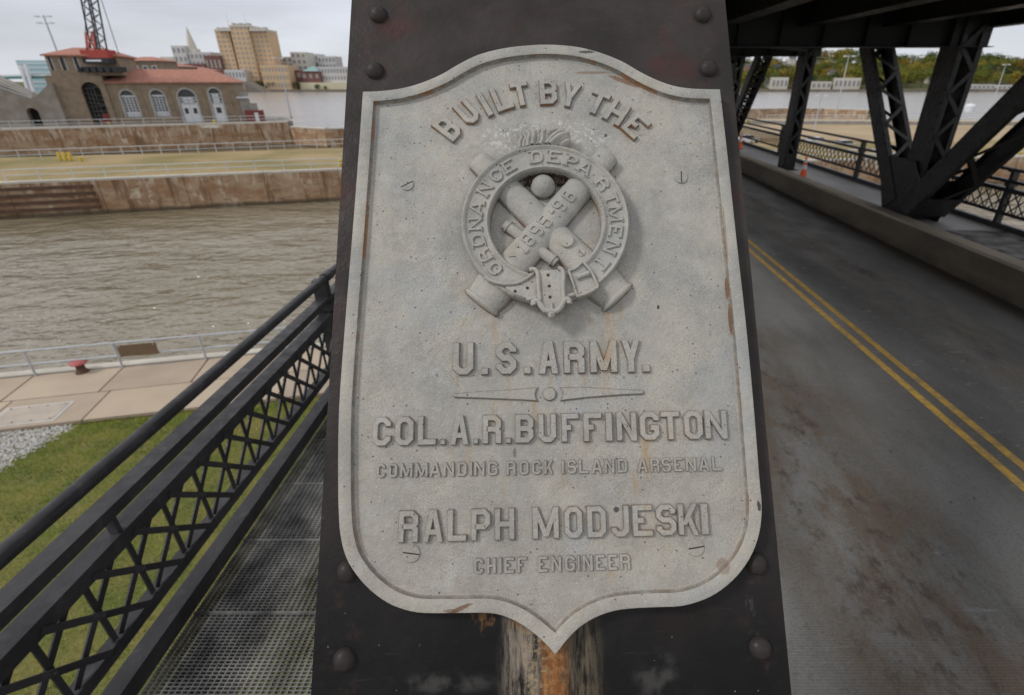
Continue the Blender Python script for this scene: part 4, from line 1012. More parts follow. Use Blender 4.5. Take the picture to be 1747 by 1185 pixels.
for i, (a, b_, zb, zt_) in enumerate(holes):
    door = i >= 2
    fr = MB(); ar0 = arch_pts(a-.28, b_+.28, zb, zt_+.28); ar1 = arch_pts(a+.02, b_-.02, zb, zt_-.02)
    for k in range(len(ar0)-1):
        P = [fp(*ar0[k], .06), fp(*ar0[k+1], .06), fp(*ar1[k+1], .06), fp(*ar1[k], .06)]
        fr.add(P+[p-fnrm*.12 for p in P], [(0,1,2,3), (4,7,6,5), (0,4,5,1), (3,2,6,7)])
    w = fr.build('door' if door else 'window', M_TRIM, house)
    m = MB(); ar = arch_pts(a+.03, b_-.03, zb, zt_-.04); m.add([fp(*p, -.45) for p in ar], [tuple(range(len(ar)))]); m.build('pane', M_GLASSD, w)
    sash = MB(); wd = b_-a; H_ = zt_-zb; bw = wd*.05
    def sb_(t0, t1, z0, z1, o_=-.36): P = [fp(t0, z0, o_), fp(t1, z0, o_), fp(t1, z1, o_), fp(t0, z1, o_)]; sash.add(P+[p-fnrm*.07 for p in P], [(0,1,2,3), (4,7,6,5), (0,4,5,1), (1,5,6,2), (2,6,7,3), (3,7,4,0)])
    topz = zt_-wd/2
    if not door:
        for f in (0, .25, .5, .75, 1): sb_(a+f*(wd-bw), a+f*(wd-bw)+bw, zb, topz+.1)
        for k in range(9): z = zb+(topz-zb)*k/8; sb_(a, b_, z-bw/2, z+bw/2)
        sb_(a, b_, zb, zb+H_*.17); sb_(a, b_, topz-.1, topz+.3)
        sash2 = ('sash',)
    else:
        zd_ = zb+H_*.50; 
        # door leaves with small windows below, glazed transom above
        leafs = 2 if i == 2 else 1
        for k in range(leafs):
            x0 = a+.05+(wd-.1)*k/leafs; x1 = a+.05+(wd-.1)*(k+1)/leafs; q0 = x0+(x1-x0)*.28; q1 = x0+(x1-x0)*.72; zq0, zq1 = zb+(zd_-zb)*.52, zb+(zd_-zb)*.86
            dl = MB()
            for (s0, s1, y0, y1) in ((x0+.03, q0, zb, zd_), (q1, x1-.03, zb, zd_), (q0, q1, zb, zq0), (q0, q1, zq1, zd_)):
                P = [fp(s0, y0, -.3), fp(s1, y0, -.3), fp(s1, y1, -.3), fp(s0, y1, -.3)]; dl.add(P+[p-fnrm*.1 for p in P], [(0,1,2,3), (4,7,6,5), (0,4,5,1), (1,5,6,2), (2,6,7,3), (3,7,4,0)])
            dl.build('door_leaf', M_WHITE, w)
        sb_(a, b_, zd_, zd_+H_*.06)
        for f in (0, .25, .5, .75, 1): sb_(a+f*(wd-bw), a+f*(wd-bw)+bw, zd_, topz)
        for k in range(3): z = zd_+(topz-zd_)*(k+1)/3; sb_(a, b_, z-bw*.6, z+bw*.6)
        sb_(a+wd*.2, b_-wd*.2, zd_+H_*.04, topz-.1)
    sash.build('sash', M_WHITE, w)
# pilasters between the openings
for x in (245, 294, 350, 394):
    t = fac(x, 175)[0]; m = MB(); P = [fp(t-.25, QZ, .004), fp(t+.25, QZ, .004), fp(t+.25, ze_-.6, .004), fp(t-.25, ze_-.6, .004)]; m.prism(P, fnrm*.14); m.build('pilaster', M_STONE, house)
# tall gatehouse with the big arch
ga, gb = fac(148, 175)[0], fac(181, 175)[0]; zg = fac(152, 139)[1]
t0_, t1_ = fac(93, 170)[0], tL+.01
shell(t0_, tL-.003, QZ, zmid, .5, D_+2, [(ga, gb, QZ+.02, zg)], 'wall')
m = MB(); ar = arch_pts(ga-.3, gb+.3, QZ+.03, zg+.2); m.add([fp(*p, -.6) for p in ar], [tuple(range(len(ar)))]); m.build('arch_opening', M_VOID, house)
M_MACH = simple('gate_machinery', (0.10, 0.10, 0.10), .6, .5, 1.2, world_co=True); M_REDM = simple('red_oxide', (0.22, 0.05, 0.04), .7)
mm = MB()
for k in range(9):
    z = QZ+.8+k*.9; mm.bar(fp(ga+.2, z, -.35), fp(gb-.2, z+random.uniform(-.6, .6), -.35), .12, .14)
for k in range(4): t = ga+.5+k*(gb-ga-1)/3; mm.bar(fp(t, QZ, -.32), fp(t+random.uniform(-.4, .4), zg-1, -.32), .16, .1)
mm.build('gate_machinery', M_MACH, house, kind='stuff')
mm = MB(); mm.prism([fp(gb-2.2, QZ+.03, -.28), fp(gb-.2, QZ+.03, -.28), fp(gb-.2, QZ+2.2, -.28), fp(gb-1.4, QZ+2.2, -.28)], fnrm*.06); mm.build('red_gate_panel', M_REDM, house)
ua, ub = fac(80, 105)[0], fac(204, 110)[0]; zu = fac(140, 93)[1]
m = shell(ua, ub, zmid+.003, zu, .2, D_, [(fac(84, 105)[0], fac(89, 105)[0], zmid+1.0, zu-.4), (fac(104, 105)[0], fac(111, 105)[0], zmid+1.0, zu-.4), (fac(128, 105)[0], fac(134, 105)[0], zmid+1.0, zu-.4)], 'upper_wall')
for x0, x1 in ((84, 89), (104, 111), (128, 134)):
    a, b_ = fac(x0, 105)[0], fac(x1, 105)[0]; w = MB(); P = [fp(a-.2, zmid+.9, .21), fp(a, zmid+.9, .21), fp(a, zu-.6, .21), fp(a-.2, zu-.6, .21)]; w.prism(P, fnrm*.06)
    P = [fp(b_, zmid+.9, .21), fp(b_+.2, zmid+.9, .21), fp(b_+.2, zu-.6, .21), fp(b_, zu-.6, .21)]; w.prism(P, fnrm*.06); w = w.build('window', M_TRIM, house)
    m = MB(); m.add([fp(a-.1, zmid+.9, -.2), fp(b_+.1, zmid+.9, -.2), fp(b_+.1, zu-.35, -.2), fp(a-.1, zu-.35, -.2)], [(0,1,2,3)]); m.build('pane', M_GLASSD, w)
hip(ua, ub, zu+.003, 1.6, .2, D_, 3.5)
# far gatehouses down the dam with the same red roofs
for i, (x0, x1, yt, yr, Yd, lab) in enumerate(((205, 268, 103, 96, 175, 'stone dam gatehouse with red hip roof just behind the powerhouse'), (262, 310, 113, 107, 210, 'smaller stone dam gatehouse with red roof, middle of the far row'), (305, 352, 119, 114, 250, 'most distant stone dam gatehouse with red roof before the tan tower'))):
    a, b_ = ony(x0, yt, Yd), ony(x1, yt, Yd); zt_ = a.z; dth = 9
    g = thing('dam_gatehouse', lab, 'building', (a.x, Yd, WATER), 'red roofed gatehouses along the dam')
    m = MB(); m.rng(a.x, b_.x, Yd, Yd+dth, WATER, zt_); m.build('wall', M_STONE, g)
    zr = ony(x0, yr, Yd+dth/2).z; m = MB(); o_ = .8
    A = [(a.x-o_, Yd-o_, zt_+.02), (b_.x+o_, Yd-o_, zt_+.02), (b_.x+o_, Yd+dth+o_, zt_+.02), (a.x-o_, Yd+dth+o_, zt_+.02), (a.x+4, Yd+dth/2, zr), (b_.x-4, Yd+dth/2, zr)]
    m.add(A, [(0,1,5,4), (1,2,5), (2,3,4,5), (3,0,4), (3,2,1,0)]); m.build('roof', M_TILE, g)
    n_ = 4 if i == 0 else 3
    for k in range(n_):
        xx = a.x+(b_.x-a.x)*(k+.5)/n_; m = MB(); m.rng(xx-.7, xx+.7, Yd-.1, Yd+.1, zt_-3.6, zt_-1.2); w = m.build('window', M_WHITE, g)
        m = MB(); m.rng(xx-.5, xx+.5, Yd-.14, Yd-.102, zt_-3.4, zt_-1.4); m.build('pane', M_GLASSD, w)
# low annex right end of the powerhouse
m_a = thing('stair_block', 'small grey concrete stair block at the end wall of the powerhouse', 'building', fp(tR+.3, QZ))
m = MB()
for (a, b_, z0, z1) in ((tR+.01, tR+1.6, QZ, ze_-2.2), (tR+1.61, tR+3.0, QZ, ze_-4.6)): P = [fp(a, z0, 0), fp(b_, z0, 0), fp(b_, z1, 0), fp(a, z1, 0)]; m = MB(); m.prism(P, -fnrm*4); m.build('concrete_block', M_CONC2, m_a)
P = [fp(tR-.4, ze_-3.4, .6), fp(tR+2.4, ze_-3.4, .6), fp(tR+2.4, ze_-3.1, .6), fp(tR-.4, ze_-3.1, .6)]; m = MB(); m.prism(P, -fnrm*2); m.build('white_ledge', M_WHITE, m_a)
sh = thing('red_shed', 'small dark red shed standing at the end of the powerhouse on the quay', 'shed', fp(tR+3.2, QZ))
P = [fp(tR+.6, QZ, 1.2), fp(tR+4.6, QZ, 1.2), fp(tR+4.6, QZ+2.4, 1.2), fp(tR+.6, QZ+2.4, 1.2)]; m = MB(); m.prism(P, -fnrm*.9); m.build('shed_wall', M_REDM, sh)
P = [fp(tR+2.6, QZ+.02, 1.25), fp(tR+3.4, QZ+.02, 1.25), fp(tR+3.4, QZ+1.9, 1.25), fp(tR+2.6, QZ+1.9, 1.25)]; m = MB(); m.prism(P, -fnrm*.048); m.build('door', M_WHITE, sh)

# --- concrete abutment left of the powerhouse, with a small arch and stair rails
ab = thing('concrete_abutment', 'weathered sloping concrete abutment with a small dark arched doorway', 'abutment', fp(-20, QZ))
M_OLD = simple('weathered_concrete', (0.33, 0.30, 0.26), .9, .35, .5, col2=(0.235, 0.205, 0.165), world_co=True)
def fq(x, y): t, z = fac(x, y, 1.5); return (t, z)
prof_ = [fq(-60, 213), fq(-60, 112), fq(0, 140), fq(52, 166), fq(62, 163), fq(84, 141), fq(104, 141), fq(112, 150)]
aq0, aq1 = fq(47, 196)[0], fq(68, 196)[0]; azt = fq(56, 183)[1]
poly = [(prof_[0][0], QZ), prof_[1], prof_[2], prof_[3], prof_[4], prof_[5], prof_[6], (t0_+1.2, fq(112, 150)[1]), (t0_+1.2, QZ)]
m = MB()
def colpoly(ta, tb):
    # clip the silhouette to a column (piecewise linear top)
    xs = sorted(set([ta, tb]+[p[0] for p in poly[1:-1] if ta < p[0] < tb]))
    def top(t):
        for p, q in zip(poly[1:-1], poly[2:-1]):
            if p[0] <= t <= q[0]: return p[1]+(q[1]-p[1])*(t-p[0])/(q[0]-p[0]+1e-9)
        return poly[-2][1]
    return xs, top
_, top = colpoly(0, 1)
def colum(ta, tb, zb0):
    xs = sorted(set([ta, tb]+[p[0] for p in poly[1:-1] if ta < p[0] < tb]))
    P = [fp(ta, zb0, 1.5), fp(tb, zb0, 1.5)] + [fp(x, top(x), 1.5) for x in reversed(xs)]
    m.prism(P, -fnrm*6)
colum(poly[0][0], aq0, QZ); colum(aq1, t0_+1.2, QZ)
ar = arch_pts(aq0, aq1, QZ, azt)
xs_ = [p[0] for p in ar[1:-1]]
for p, s_ in zip(ar[1:-1], ar[2:-1]):
    if s_[0]-p[0] < 1e-4: continue
    P = [fp(p[0], p[1], 1.5), fp(s_[0], s_[1], 1.5), fp(s_[0], top(s_[0]), 1.5), fp(p[0], top(p[0]), 1.5)]; m.prism(P, -fnrm*6)
m.build('wall_face', M_OLD, ab, kind='structure')
m = MB(); m.add([fp(aq0-.2, QZ, -.3), fp(aq1+.2, QZ, -.3), fp(aq1+.2, azt+.2, -.3), fp(aq0-.2, azt+.2, -.3)], [(0,1,2,3)]); m.build('arched_doorway', M_VOID, ab)
for k in range(4):
    a = fq(-30, 116+k*7); b_ = fq(56, 157+k*3.2); m = MB(); m.tube(fp(a[0], a[1], 1.75+.1*k), fp(b_[0], b_[1], 1.75+.1*k), .07, 6); m.build('stair_pipe', M_WPIPE, ab)

# --- teal glass building and white pylons far left
tg = ony(26, 102, 420); tg2 = ony(90, 102, 420); zb = WATER
M_TEAL = simple('pale_teal_glass', (0.36, 0.52, 0.55), .35, .1, .05)
t_ = thing('glass_hall', 'pale teal glass hall far off behind the white bridge pylons', 'building', (tg.x, 420, zb))
m = MB(); m.rng(tg.x, tg2.x+20, 420, 450, zb, tg.z); m.build('glass_wall', M_TEAL, t_)
for k in range(6):
    z = ony(60, 108+k*8, 420).z; m = MB(); m.rng(tg.x-.1, tg2.x+20, 419.7, 419.95, z, z+.5); m.build('floor_band', M_WHITE, t_)
br = thing('far_bridge_span', 'thin pale far bridge with teal girder crossing behind the abutment', 'bridge', (tg.x, 400, zb))
a, b_ = ony(-60, 130.5, 400), ony(86, 128, 400); m = MB(); m.bar(a, b_, 6, 1.6, (0, 1, 0)); m.build('girder', M_WHITE, br)
M_GREENP = simple('green_girder', (0.07, 0.22, 0.20), .6); a, b_ = ony(-60, 133.3, 399), ony(86, 130.6, 399); m = MB(); m.bar(a, b_, 5, 1.4, (0, 1, 0)); m.build('lower_girder', M_GREENP, br)
for k, (xa, ya, xb, yb) in enumerate(((34, 110, 50, 143), (43, 109, 58, 143))):
    lab = ('taller slanted white bridge pylon before the teal glass hall', 'slanted white bridge pylon standing just beside its twin')[k]
    a, b_ = ony(xa, ya, 395), ony(xb, yb, 395); t2 = MB(); t2.bar(Vector((a.x, 395, a.z)), Vector((b_.x-3, 395, WATER)), 1.6, 1.6, (0, 1, 0)); tag(t2.build('white_pylon', M_WHITE), lab, 'pylon')
far = MB(); far.prism([(-330, 150, WATER-1), (-100, 150, WATER-1), (-218, 380, WATER-1), (-330, 380, WATER-1)], (0, 0, 4)); structure('far_bank', far, M_CONC2)

# --- crane behind the gatehouse
cY = 150
def cpt(x, y, Y=cY): return ony(x, y, Y)
cr = thing('crawler_crane', 'red and black lattice boom crane rising behind the powerhouse arch', 'crane', (cpt(160, 120).x, cY, QZ))
M_CRED = simple('crane_red', (0.42, 0.05, 0.035), .5, .2, 1); M_CBLK = simple('crane_black', (0.018, 0.02, 0.024), .6, .3, 1)
crY = 117.5
def cb_(x0, x1, y0, y1, Ya, Yb, name, mat):
    a, b_ = cpt(x0, y1, Ya), cpt(x1, y0, Ya); m = MB(); m.rng(a.x, b_.x, Ya, Yb, a.z, b_.z); return m.build(name, mat, cr)
zc0 = fac(140, 126)[1]+.3
crY = fp((ga+gb)/2, 0, .3).y
cb_(120, 196, 113, 122, crY, crY+3.2, 'crawler_base', M_CBLK)
for x in (124, 136, 148, 160, 172, 184):
    q = cpt(x, 118, crY-.2); m = MB(); m.tube((q.x, crY-.35, q.z), (q.x, crY-.05, q.z), .55, 12); m.build('track_wheel', M_CBLK, cr)
cb_(134, 184, 98, 107, crY+.2, crY+3, 'counterweight', M_CBLK)
cb_(140, 180, 84, 98, crY+.3, crY+3, 'cab', M_CRED)
m = MB(); a = cpt(148, 103, crY); m.rng(cpt(146, 103, crY).x, cpt(172, 103, crY).x, crY+.12, crY+.19, cpt(150, 104, crY).z, cpt(150, 101, crY).z); m.build('pale_plate', M_WHITE, cr)
# lattice boom
b0, b1 = cpt(169, 84, crY+2), cpt(150, -14, crY+2); bd = (b1-b0); BL_ = bd.length; bd.normalize(); sx_ = Vector((1, 0, 0)); sx_ = (sx_-bd*sx_.dot(bd)).normalized(); sy_ = bd.cross(sx_)
w_ = .95
chord = barmesh('boom_chord', BL_, .22, .22, M_CBLK)
def place_bar(name, mesh, parent, a, b_, unit):
    d = (b_-a); q = Vector((0, 1, 0)).rotation_difference(d.normalized()); o = bpy.data.objects.new(name, mesh); C.objects.link(o); o.parent = parent
    o.rotation_mode = 'QUATERNION'; o.rotation_quaternion = q; o.location = a - root_of(parent).location; o.scale = (1, d.length/unit, 1); return o
for i, j in ((-1,-1), (1,-1), (1,1), (-1,1)): place_bar('boom_chord', chord, cr, b0+sx_*i*w_+sy_*j*w_, b1+sx_*i*w_+sy_*j*w_, BL_)
lace = barmesh('boom_lace', 1, .11, .11, M_CBLK); n_ = 9
for k in range(n_):
    s = -1 if k % 2 else 1
    for j in (-1, 1):
        place_bar('boom_lace', lace, cr, b0+bd*(BL_*k/n_)+sx_*s*w_+sy_*j*w_, b0+bd*(BL_*(k+1)/n_)-sx_*s*w_+sy_*j*w_, 1)
        place_bar('boom_lace', lace, cr, b0+bd*(BL_*k/n_)+sy_*s*w_+sx_*j*w_, b0+bd*(BL_*(k+1)/n_)-sy_*s*w_+sx_*j*w_, 1)
M_PINK = simple('red_white_gantry', (0.55, 0.16, 0.14), .6)
for (xa, ya, xb, yb) in ((149, 84, 146, 54), (163, 84, 158, 52), (149, 84, 158, 54), (163, 84, 147, 56)):
    a, b_ = cpt(xa, ya, crY+1), cpt(xb, yb, crY+1); m = MB(); m.bar(a, b_, .3, .3); m.build('gantry_strut', M_PINK, cr)
for (xa, ya, xb, yb) in ((146, 54, 144, -12), (203, 92, 170, -10)):
    a, b_ = cpt(xa, ya, crY+1), cpt(xb, yb, crY+1); m = MB(); m.tube(a, b_, .07, 5); m.build('cable', M_CBLK, cr)
# --- light poles on the left
M_POLE = simple('pale_pole_paint', (0.50, 0.53, 0.57), .5, .1, 1)
def light_pole(px, py, z, ytop, lab, r=.16, heads=2, wide=1.0, grp='tall pole lights at the locks'):
    b_ = onz(px, py, z); t = thing('light_pole', lab, 'light pole', b_, grp)
    # height so that the true vertical reaches ytop
    lo, hi = 0, 90
    for _ in range(40):
        h = (lo+hi)/2; q = b_.z+h; s_ = q/b_.y; v = (F*SP+s_*F*CP)/(CP-s_*SP)
        if CY-v > ytop: lo = h
        else: hi = h
    m = MB(); m.tube(b_, b_+Vector((0, 0, h)), r*1.3, 10, r*.7); m.build('pole', M_POLE, t, smooth=50)
    m = MB(); m.lathe([(r*2.4, 0), (r*2.4, .3), (r*1.4, .5)], b_, n=10); m.build('foot', M_CONC2, t)
    for k in range(heads):
        s_ = -1 if k % 2 == 0 else 1; zz = h-.4-(k//2)*1.2
        m = MB(); m.bar(b_+Vector((0, 0, zz)), b_+Vector((s_*.9*wide, -.2, zz+.15)), .08, .08); m.build('bracket_arm', M_POLE, t)
        m = MB(); m.box(b_+Vector((s_*1.15*wide, -.3, zz+.15)), (.7*wide, .5, .28)); m.build('lamp_head', M_WHITE, t)
    return t
light_pole(143, 208, -8.6, 25, 'tall light pole with white floodlights standing left of the crane', .2, 4, 1.2)
light_pole(497, 201, -9.6, 96, 'pale light pole beside the river past the powerhouse corner', .16, 2)
# yellow ladder tops and posts
def ymark(px, py, z, w, h, lab, n_=1, grp=None):
    p = onz(px, py, z); t = thing('yellow_post', lab, 'marker post', p, grp)
    for k in range(n_):
        m = MB(); m.lathe([(w, 0), (w, h*.9), (w*.6, h), (0, h)], p+Vector((k*w*3.4, 0, 0)), n=10); m.build('post', M_YEL, t, smooth=40)
ymark(104, 273, YARD, .22, 1.1, 'row of stubby yellow posts behind the railing on the lawn', 3)
ymark(139, 274, YARD, .22, .55, 'single low yellow post on the lawn edge by the rear railing')
ymark(144, 210, -8.6, .5, .9, 'round orange yellow marker at the foot of the tall light pole')
ymark(366, 209, -8.6, .3, .6, 'yellow bitt on the quay before the white double doors')
ymark(186, 211, -8.6, .3, .5, 'yellow bitt on the quay under the first arched window')
ymark(582, 283, YARD, .25, .9, 'yellow post on the guide wall right beside the steel post')
# ------------------------------------------------------------------ far shore and city
M_SHORE = simple('far_shore_earth', (0.17, 0.14, 0.10), .95, .3, .02, world_co=True); M_HILL = simple('hill_woodland', (0.09, 0.10, 0.03), .95, .4, .02, col2=(0.11, 0.09, 0.025), world_co=True)
FY = 830
def terr(x, y):
    s_ = max(0, min(1, (y-FY)/260)); r_ = max(0, min(1, (x-120)/180))
    base = WATER-.3+min(1, (y-FY)/12)*2.2 if y < FY+12 else WATER+1.9
    hl = 34+6*math.sin(x*.011+1)+5*math.sin(x*.027)
    return base + (s_**1.1)*(hl*r_ + 9*(1-r_))
xs = np.linspace(-1800, 2400, 120); ys = np.concatenate([[FY-3, FY, FY+6, FY+12], np.linspace(FY+30, FY+300, 12), [2600]])
mb = MB(); 
for y in ys:
    for x in xs: mb.v.append((x, y, terr(x, y) if y > FY-2 else WATER-2))
nx = len(xs)
for j in range(len(ys)-1):
    for i in range(nx-1): mb.f.append((j*nx+i, j*nx+i+1, (j+1)*nx+i+1, (j+1)*nx+i))
structure('far_hillside', mb, M_HILL, smooth=80)
M_ROCK = simple('river_wall_stone', (0.22, 0.19, 0.16), .9, .3, .1, world_co=True)
m = MB(); m.rng(-1500, 2000, FY-5, FY-1.5, WATER-1, WATER+3.0); structure('river_embankment', m, M_ROCK)
# trees
def tree_mesh(seed, h, cw, nl):
    r_ = random.Random(seed); V = []; Fc = []
    lobes = [(Vector((r_.gauss(0, cw*.26), r_.gauss(0, cw*.26), h*r_.uniform(.38, .86))), r_.uniform(.20, .36)*cw) for _ in range(11)]
    lobes.append((Vector((0, 0, h*.6)), cw*.38))
    for k in range(nl):
        c, rr = lobes[r_.randrange(len(lobes))]; d = Vector((r_.gauss(0, 1), r_.gauss(0, 1), r_.gauss(0, 1))).normalized()
        p = c + d*rr*(r_.random()**.25); s_ = r_.uniform(.35, .75)*h/13
        n_ = (d+Vector((r_.gauss(0, .5), r_.gauss(0, .5), r_.gauss(0, .5)))).normalized(); a = n_.cross(Vector((0, 0, 1))); a = a.normalized() if a.length > .01 else Vector((1, 0, 0)); b_ = n_.cross(a)
        i = len(V); V += [p+a*s_, p+b_*s_*.7, p-a*s_, p-b_*s_*.7]; Fc.append((i, i+1, i+2, i+3))
    m = bpy.data.meshes.new('crown'); m.from_pydata([tuple(v) for v in V], [], Fc); m.update(); m.materials.append(M_LEAVES)
    t = MB(); t.tube((0, 0, -1), (0, 0, h*.55), h*.025, 6, h*.012)
    for k in range(4): a = k*1.6; t.tube((0, 0, h*(.3+.06*k)), (math.cos(a)*cw*.3, math.sin(a)*cw*.3, h*(.55+.05*k)), h*.011, 4, h*.004)
    tm = t.mesh('trunk'); tm.materials.append(M_BARK)
    return m, tm
def mat_leaves():
    m, nt, b = newmat('autumn_leaves'); N = NT(nt); oi = N.n('ShaderNodeObjectInfo')
    rp_ = N.n('ShaderNodeValToRGB'); rp_.color_ramp.interpolation = 'LINEAR'; el = rp_.color_ramp.elements
    el[0].position = 0; el[0].color = (0.040, 0.066, 0.022, 1); el[1].position = 1; el[1].color = (0.26, 0.14, 0.03, 1)
    for p_, c in ((.25, (0.075, 0.105, 0.024, 1)), (.5, (0.15, 0.175, 0.03, 1)), (.72, (0.25, 0.235, 0.035, 1)), (.88, (0.31, 0.23, 0.035, 1))): e_ = el.new(p_); e_.color = c
    N.l(N.sep(oi.outputs['Color'])[0], rp_.inputs[0]); g = N.n('ShaderNodeNewGeometry')
    N.l(N.mix(N.step(N.noise(g.outputs['Position'], .35, 3, .7), .35, .65, 0, .55), rp_.outputs[0], (0.045, 0.055, 0.02)), b.inputs['Base Color']); b.inputs['Roughness'].default_value = .8; b.inputs['Specular IOR Level'].default_value = .15
    return m
M_LEAVES = mat_leaves(); M_BARK = simple('bark', (0.07, 0.055, 0.045), .95)
TM = [tree_mesh(s_, 14, 13, 750) for s_ in range(5)]
def tree(x, y, z, k, lab, grp, scl, name='tree', hue=None):
    t = thing(name, lab, 'tree', (x, y, z), grp); t.scale = (scl*random.uniform(.9, 1.2), scl, scl*random.uniform(.85, 1.15)); t.rotation_euler = (0, 0, random.uniform(0, 6.28))
    for nm, me_ in (('crown', TM[k][0]), ('trunk', TM[k][1])): o = bpy.data.objects.new(nm, me_); C.objects.link(o); o.parent = t; o.color = (hue if hue is not None else random.random()*.5, 0, 0, 1)
def px_of(x, y, z):
    d = y*CP - z*SP; return CX+F*x/d, CY-F*(y*SP+z*CP)/d
cnt = 0
for row_ in range(9):
    y = FY+26+row_*30; x = 255 + random.uniform(0, 10)
    while x < 1020 and cnt < 290:
        xx = x+random.uniform(-5, 5); yy = y+random.uniform(-9, 9); px, py = px_of(xx, yy, terr(xx, yy)+10)
        if 1235 < px < 1765:
            s_ = random.uniform(1.2, 1.8); hue = random.random(); kd = random.randrange(5)
            tone = ('dark green', 'mid green', 'olive green', 'yellow green', 'golden yellow', 'rusty orange')[min(5, int(hue*6))]
            lvl = 'at the water edge' if row_ < 2 else ('low on the slope' if row_ < 4 else ('halfway up the slope' if row_ < 6 else ('high on the slope' if row_ < 8 else 'on the ridge')))
            zone = next(n_ for lim, n_ in ((1300, 'past the farthest lattice diagonal'), (1350, 'just before the slender post'), (1400, 'just past the slender post'), (1460, 'behind the tall pole light'), (1540, 'behind the laced leaning column'), (1600, 'between the two heavy columns'), (1660, 'just past the heavy column'), (1710, 'behind the distant pole light'), (9999, 'above the heavy diagonal')) if px < lim)
            size_ = 'large' if s_ > 1.6 else ('small' if s_ < 1.38 else 'medium')
            tree(xx, yy, terr(xx, yy)-.5, kd, size_+' '+tone+' tree '+lvl+' across the river, '+zone, 'trees on the hillside across the river', s_, hue=hue); cnt += 1
        x += random.uniform(13, 25)*(1.0+row_*.04)
for (px, py, s_, lab) in ((427, 152, .75, 'small yellow green tree at the riverside under the tan tower'), (445, 153, .8, 'round green tree on the city riverside before the maroon building'), (466, 153, .95, 'dark green riverside tree just left of the pole light'), (478, 153, .8, 'olive riverside tree behind the pale light pole'), (500, 153, .9, 'broad olive green tree right of the light pole by the water'), (541, 152, .55, 'small dark tree in front of the long cream building'), (556, 152, .4, 'tiny dark shrub like tree before the cream building')):
    p = onz(px, py+3, WATER+2); tree(p.x/p.y*(FY+16), FY+16, WATER+1.4, int(px) % 5, lab, None, s_)
for i in range(16):
    xx = -330+i*14+random.uniform(-4, 4); yy = FY+290; tree(xx, yy, 8, i % 5, 'distant dark tree on the ridge behind the pale city buildings, ' + ('first', 'second', 'third', 'fourth', 'fifth', 'sixth', 'seventh', 'eighth', 'ninth', 'tenth', 'eleventh', 'twelfth', 'thirteenth', 'fourteenth', 'fifteenth', 'last')[i] + ' from the tan tower', 'trees on the ridge behind the city', 1.3)
# autumn red shrub tree left by the abutment
# --- buildings of the city
M_TAN = simple('tan_brick', (0.64, 0.455, 0.285), .9, .1, .02, world_co=True); M_WIN = simple('far_window', (0.34, 0.31, 0.27), .5, .1, .1); M_WIND = simple('far_window_dark', (0.27, 0.27, 0.28), .4, .2, .1)
M_CREAM = simple('cream_stone', (0.64, 0.61, 0.54), .9, .12, .03, world_co=True); M_PALE = simple('pale_grey_stone', (0.60, 0.59, 0.58), .9, .12, .03, world_co=True)
M_BRICK = simple('maroon_brick', (0.19, 0.09, 0.08), .9, .15, .05, world_co=True); M_YEL2 = simple('pale_yellow_render', (0.72, 0.66, 0.47), .9, .1, .03, world_co=True); M_TROOF = simple('teal_copper_roof', (0.28, 0.43, 0.42), .7)
_wm = {}
def box_building(name, label, wings, mat, Y, rows, cols, wmat=M_WIN, grp=None, wz=(.3, .6), depth=30):
    """wings: (px left, px right, py top, forward offset); stands on the far bank at distance Y"""
    zb = WATER+1.0; a = ony(wings[0][0], 120, Y)
    t = thing(name, label, 'building', (a.x, Y, zb), grp)
    for (x0, x1, yt, fo_) in wings:
        Yw = Y-fo_; zt_ = ony(x0, yt, Yw).z
        # convert picture columns half way up
        ym = (yt+135)/2; xa, xb = ony(x0, ym, Yw).x, ony(x1, ym, Yw).x
        m = MB(); m.rng(xa, xb, Yw, Yw+depth, zb, zt_); w = m.build('wing', mat, t)
        if rows:
            nc = max(1, round(cols*(xb-xa)/40)); 
            cw, ch = (xb-xa)/nc, (zt_-zb-3)/rows; key = (round(cw, 1), round(ch, 1), wmat.name)
            if key not in _wm: _wm[key] = MB().box((0, 0, 0), (cw*.5, .3, ch*.5)).mesh('window'); _wm[key].materials.append(wmat)
            for i in range(nc):
                for j in range(rows): inst('window', _wm[key], w, (xa+cw*(i+.5), Yw-.05, zb+2+ch*(j+.55)))
    return t
tower = box_building('tan_tower', 'tall tan brick tower block with three ribs beside the river', [(376, 399, 49, 0), (402, 432, 42, 5), (433, 464, 49, 0)], M_TAN, FY+25, 13, 6)
# dark recesses between ribs and crown
for x0, x1 in ((398.6, 402.4), (431.4, 433.6)):
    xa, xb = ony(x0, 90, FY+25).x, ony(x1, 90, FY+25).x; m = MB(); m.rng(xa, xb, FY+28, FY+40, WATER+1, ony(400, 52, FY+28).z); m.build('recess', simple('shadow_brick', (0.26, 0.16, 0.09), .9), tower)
for (x0, x1, yb, yt) in ((368, 393, 49, 45.5), (393, 424, 42, 38), (424, 452, 49, 45)):
    q0 = ony(x0+1, yb, FY+20); q1 = ony(x1, yt, FY+20); m = MB(); m.rng(q0.x, q1.x, FY+19.4, FY+50, q0.z-2, q0.z); m.build('parapet', M_CREAM, tower)
    for k in range(5):
        xx = q0.x+(q1.x-q0.x)*(k+.5)/5; m = MB(); m.rng(xx-1.3, xx+1.3, FY+19.5, FY+30, q0.z+.02, q0.z+(q1.z-q0.z)*(.6 if k % 2 else 1)); m.build('merlon', M_CREAM, tower)
for x in (389, 419):
    q = ony(x, 38, FY+30); m = MB(); m.tube((q.x, FY+30, q.z-4), (q.x, FY+30, q.z+12), .35, 6, .1); m.build('mast', M_PALE, tower)
box_building('low_wing_building', 'low tan annex with small windows at the foot of the tan tower', [(446, 492, 110, 8)], M_TAN, FY+18, 3, 8)
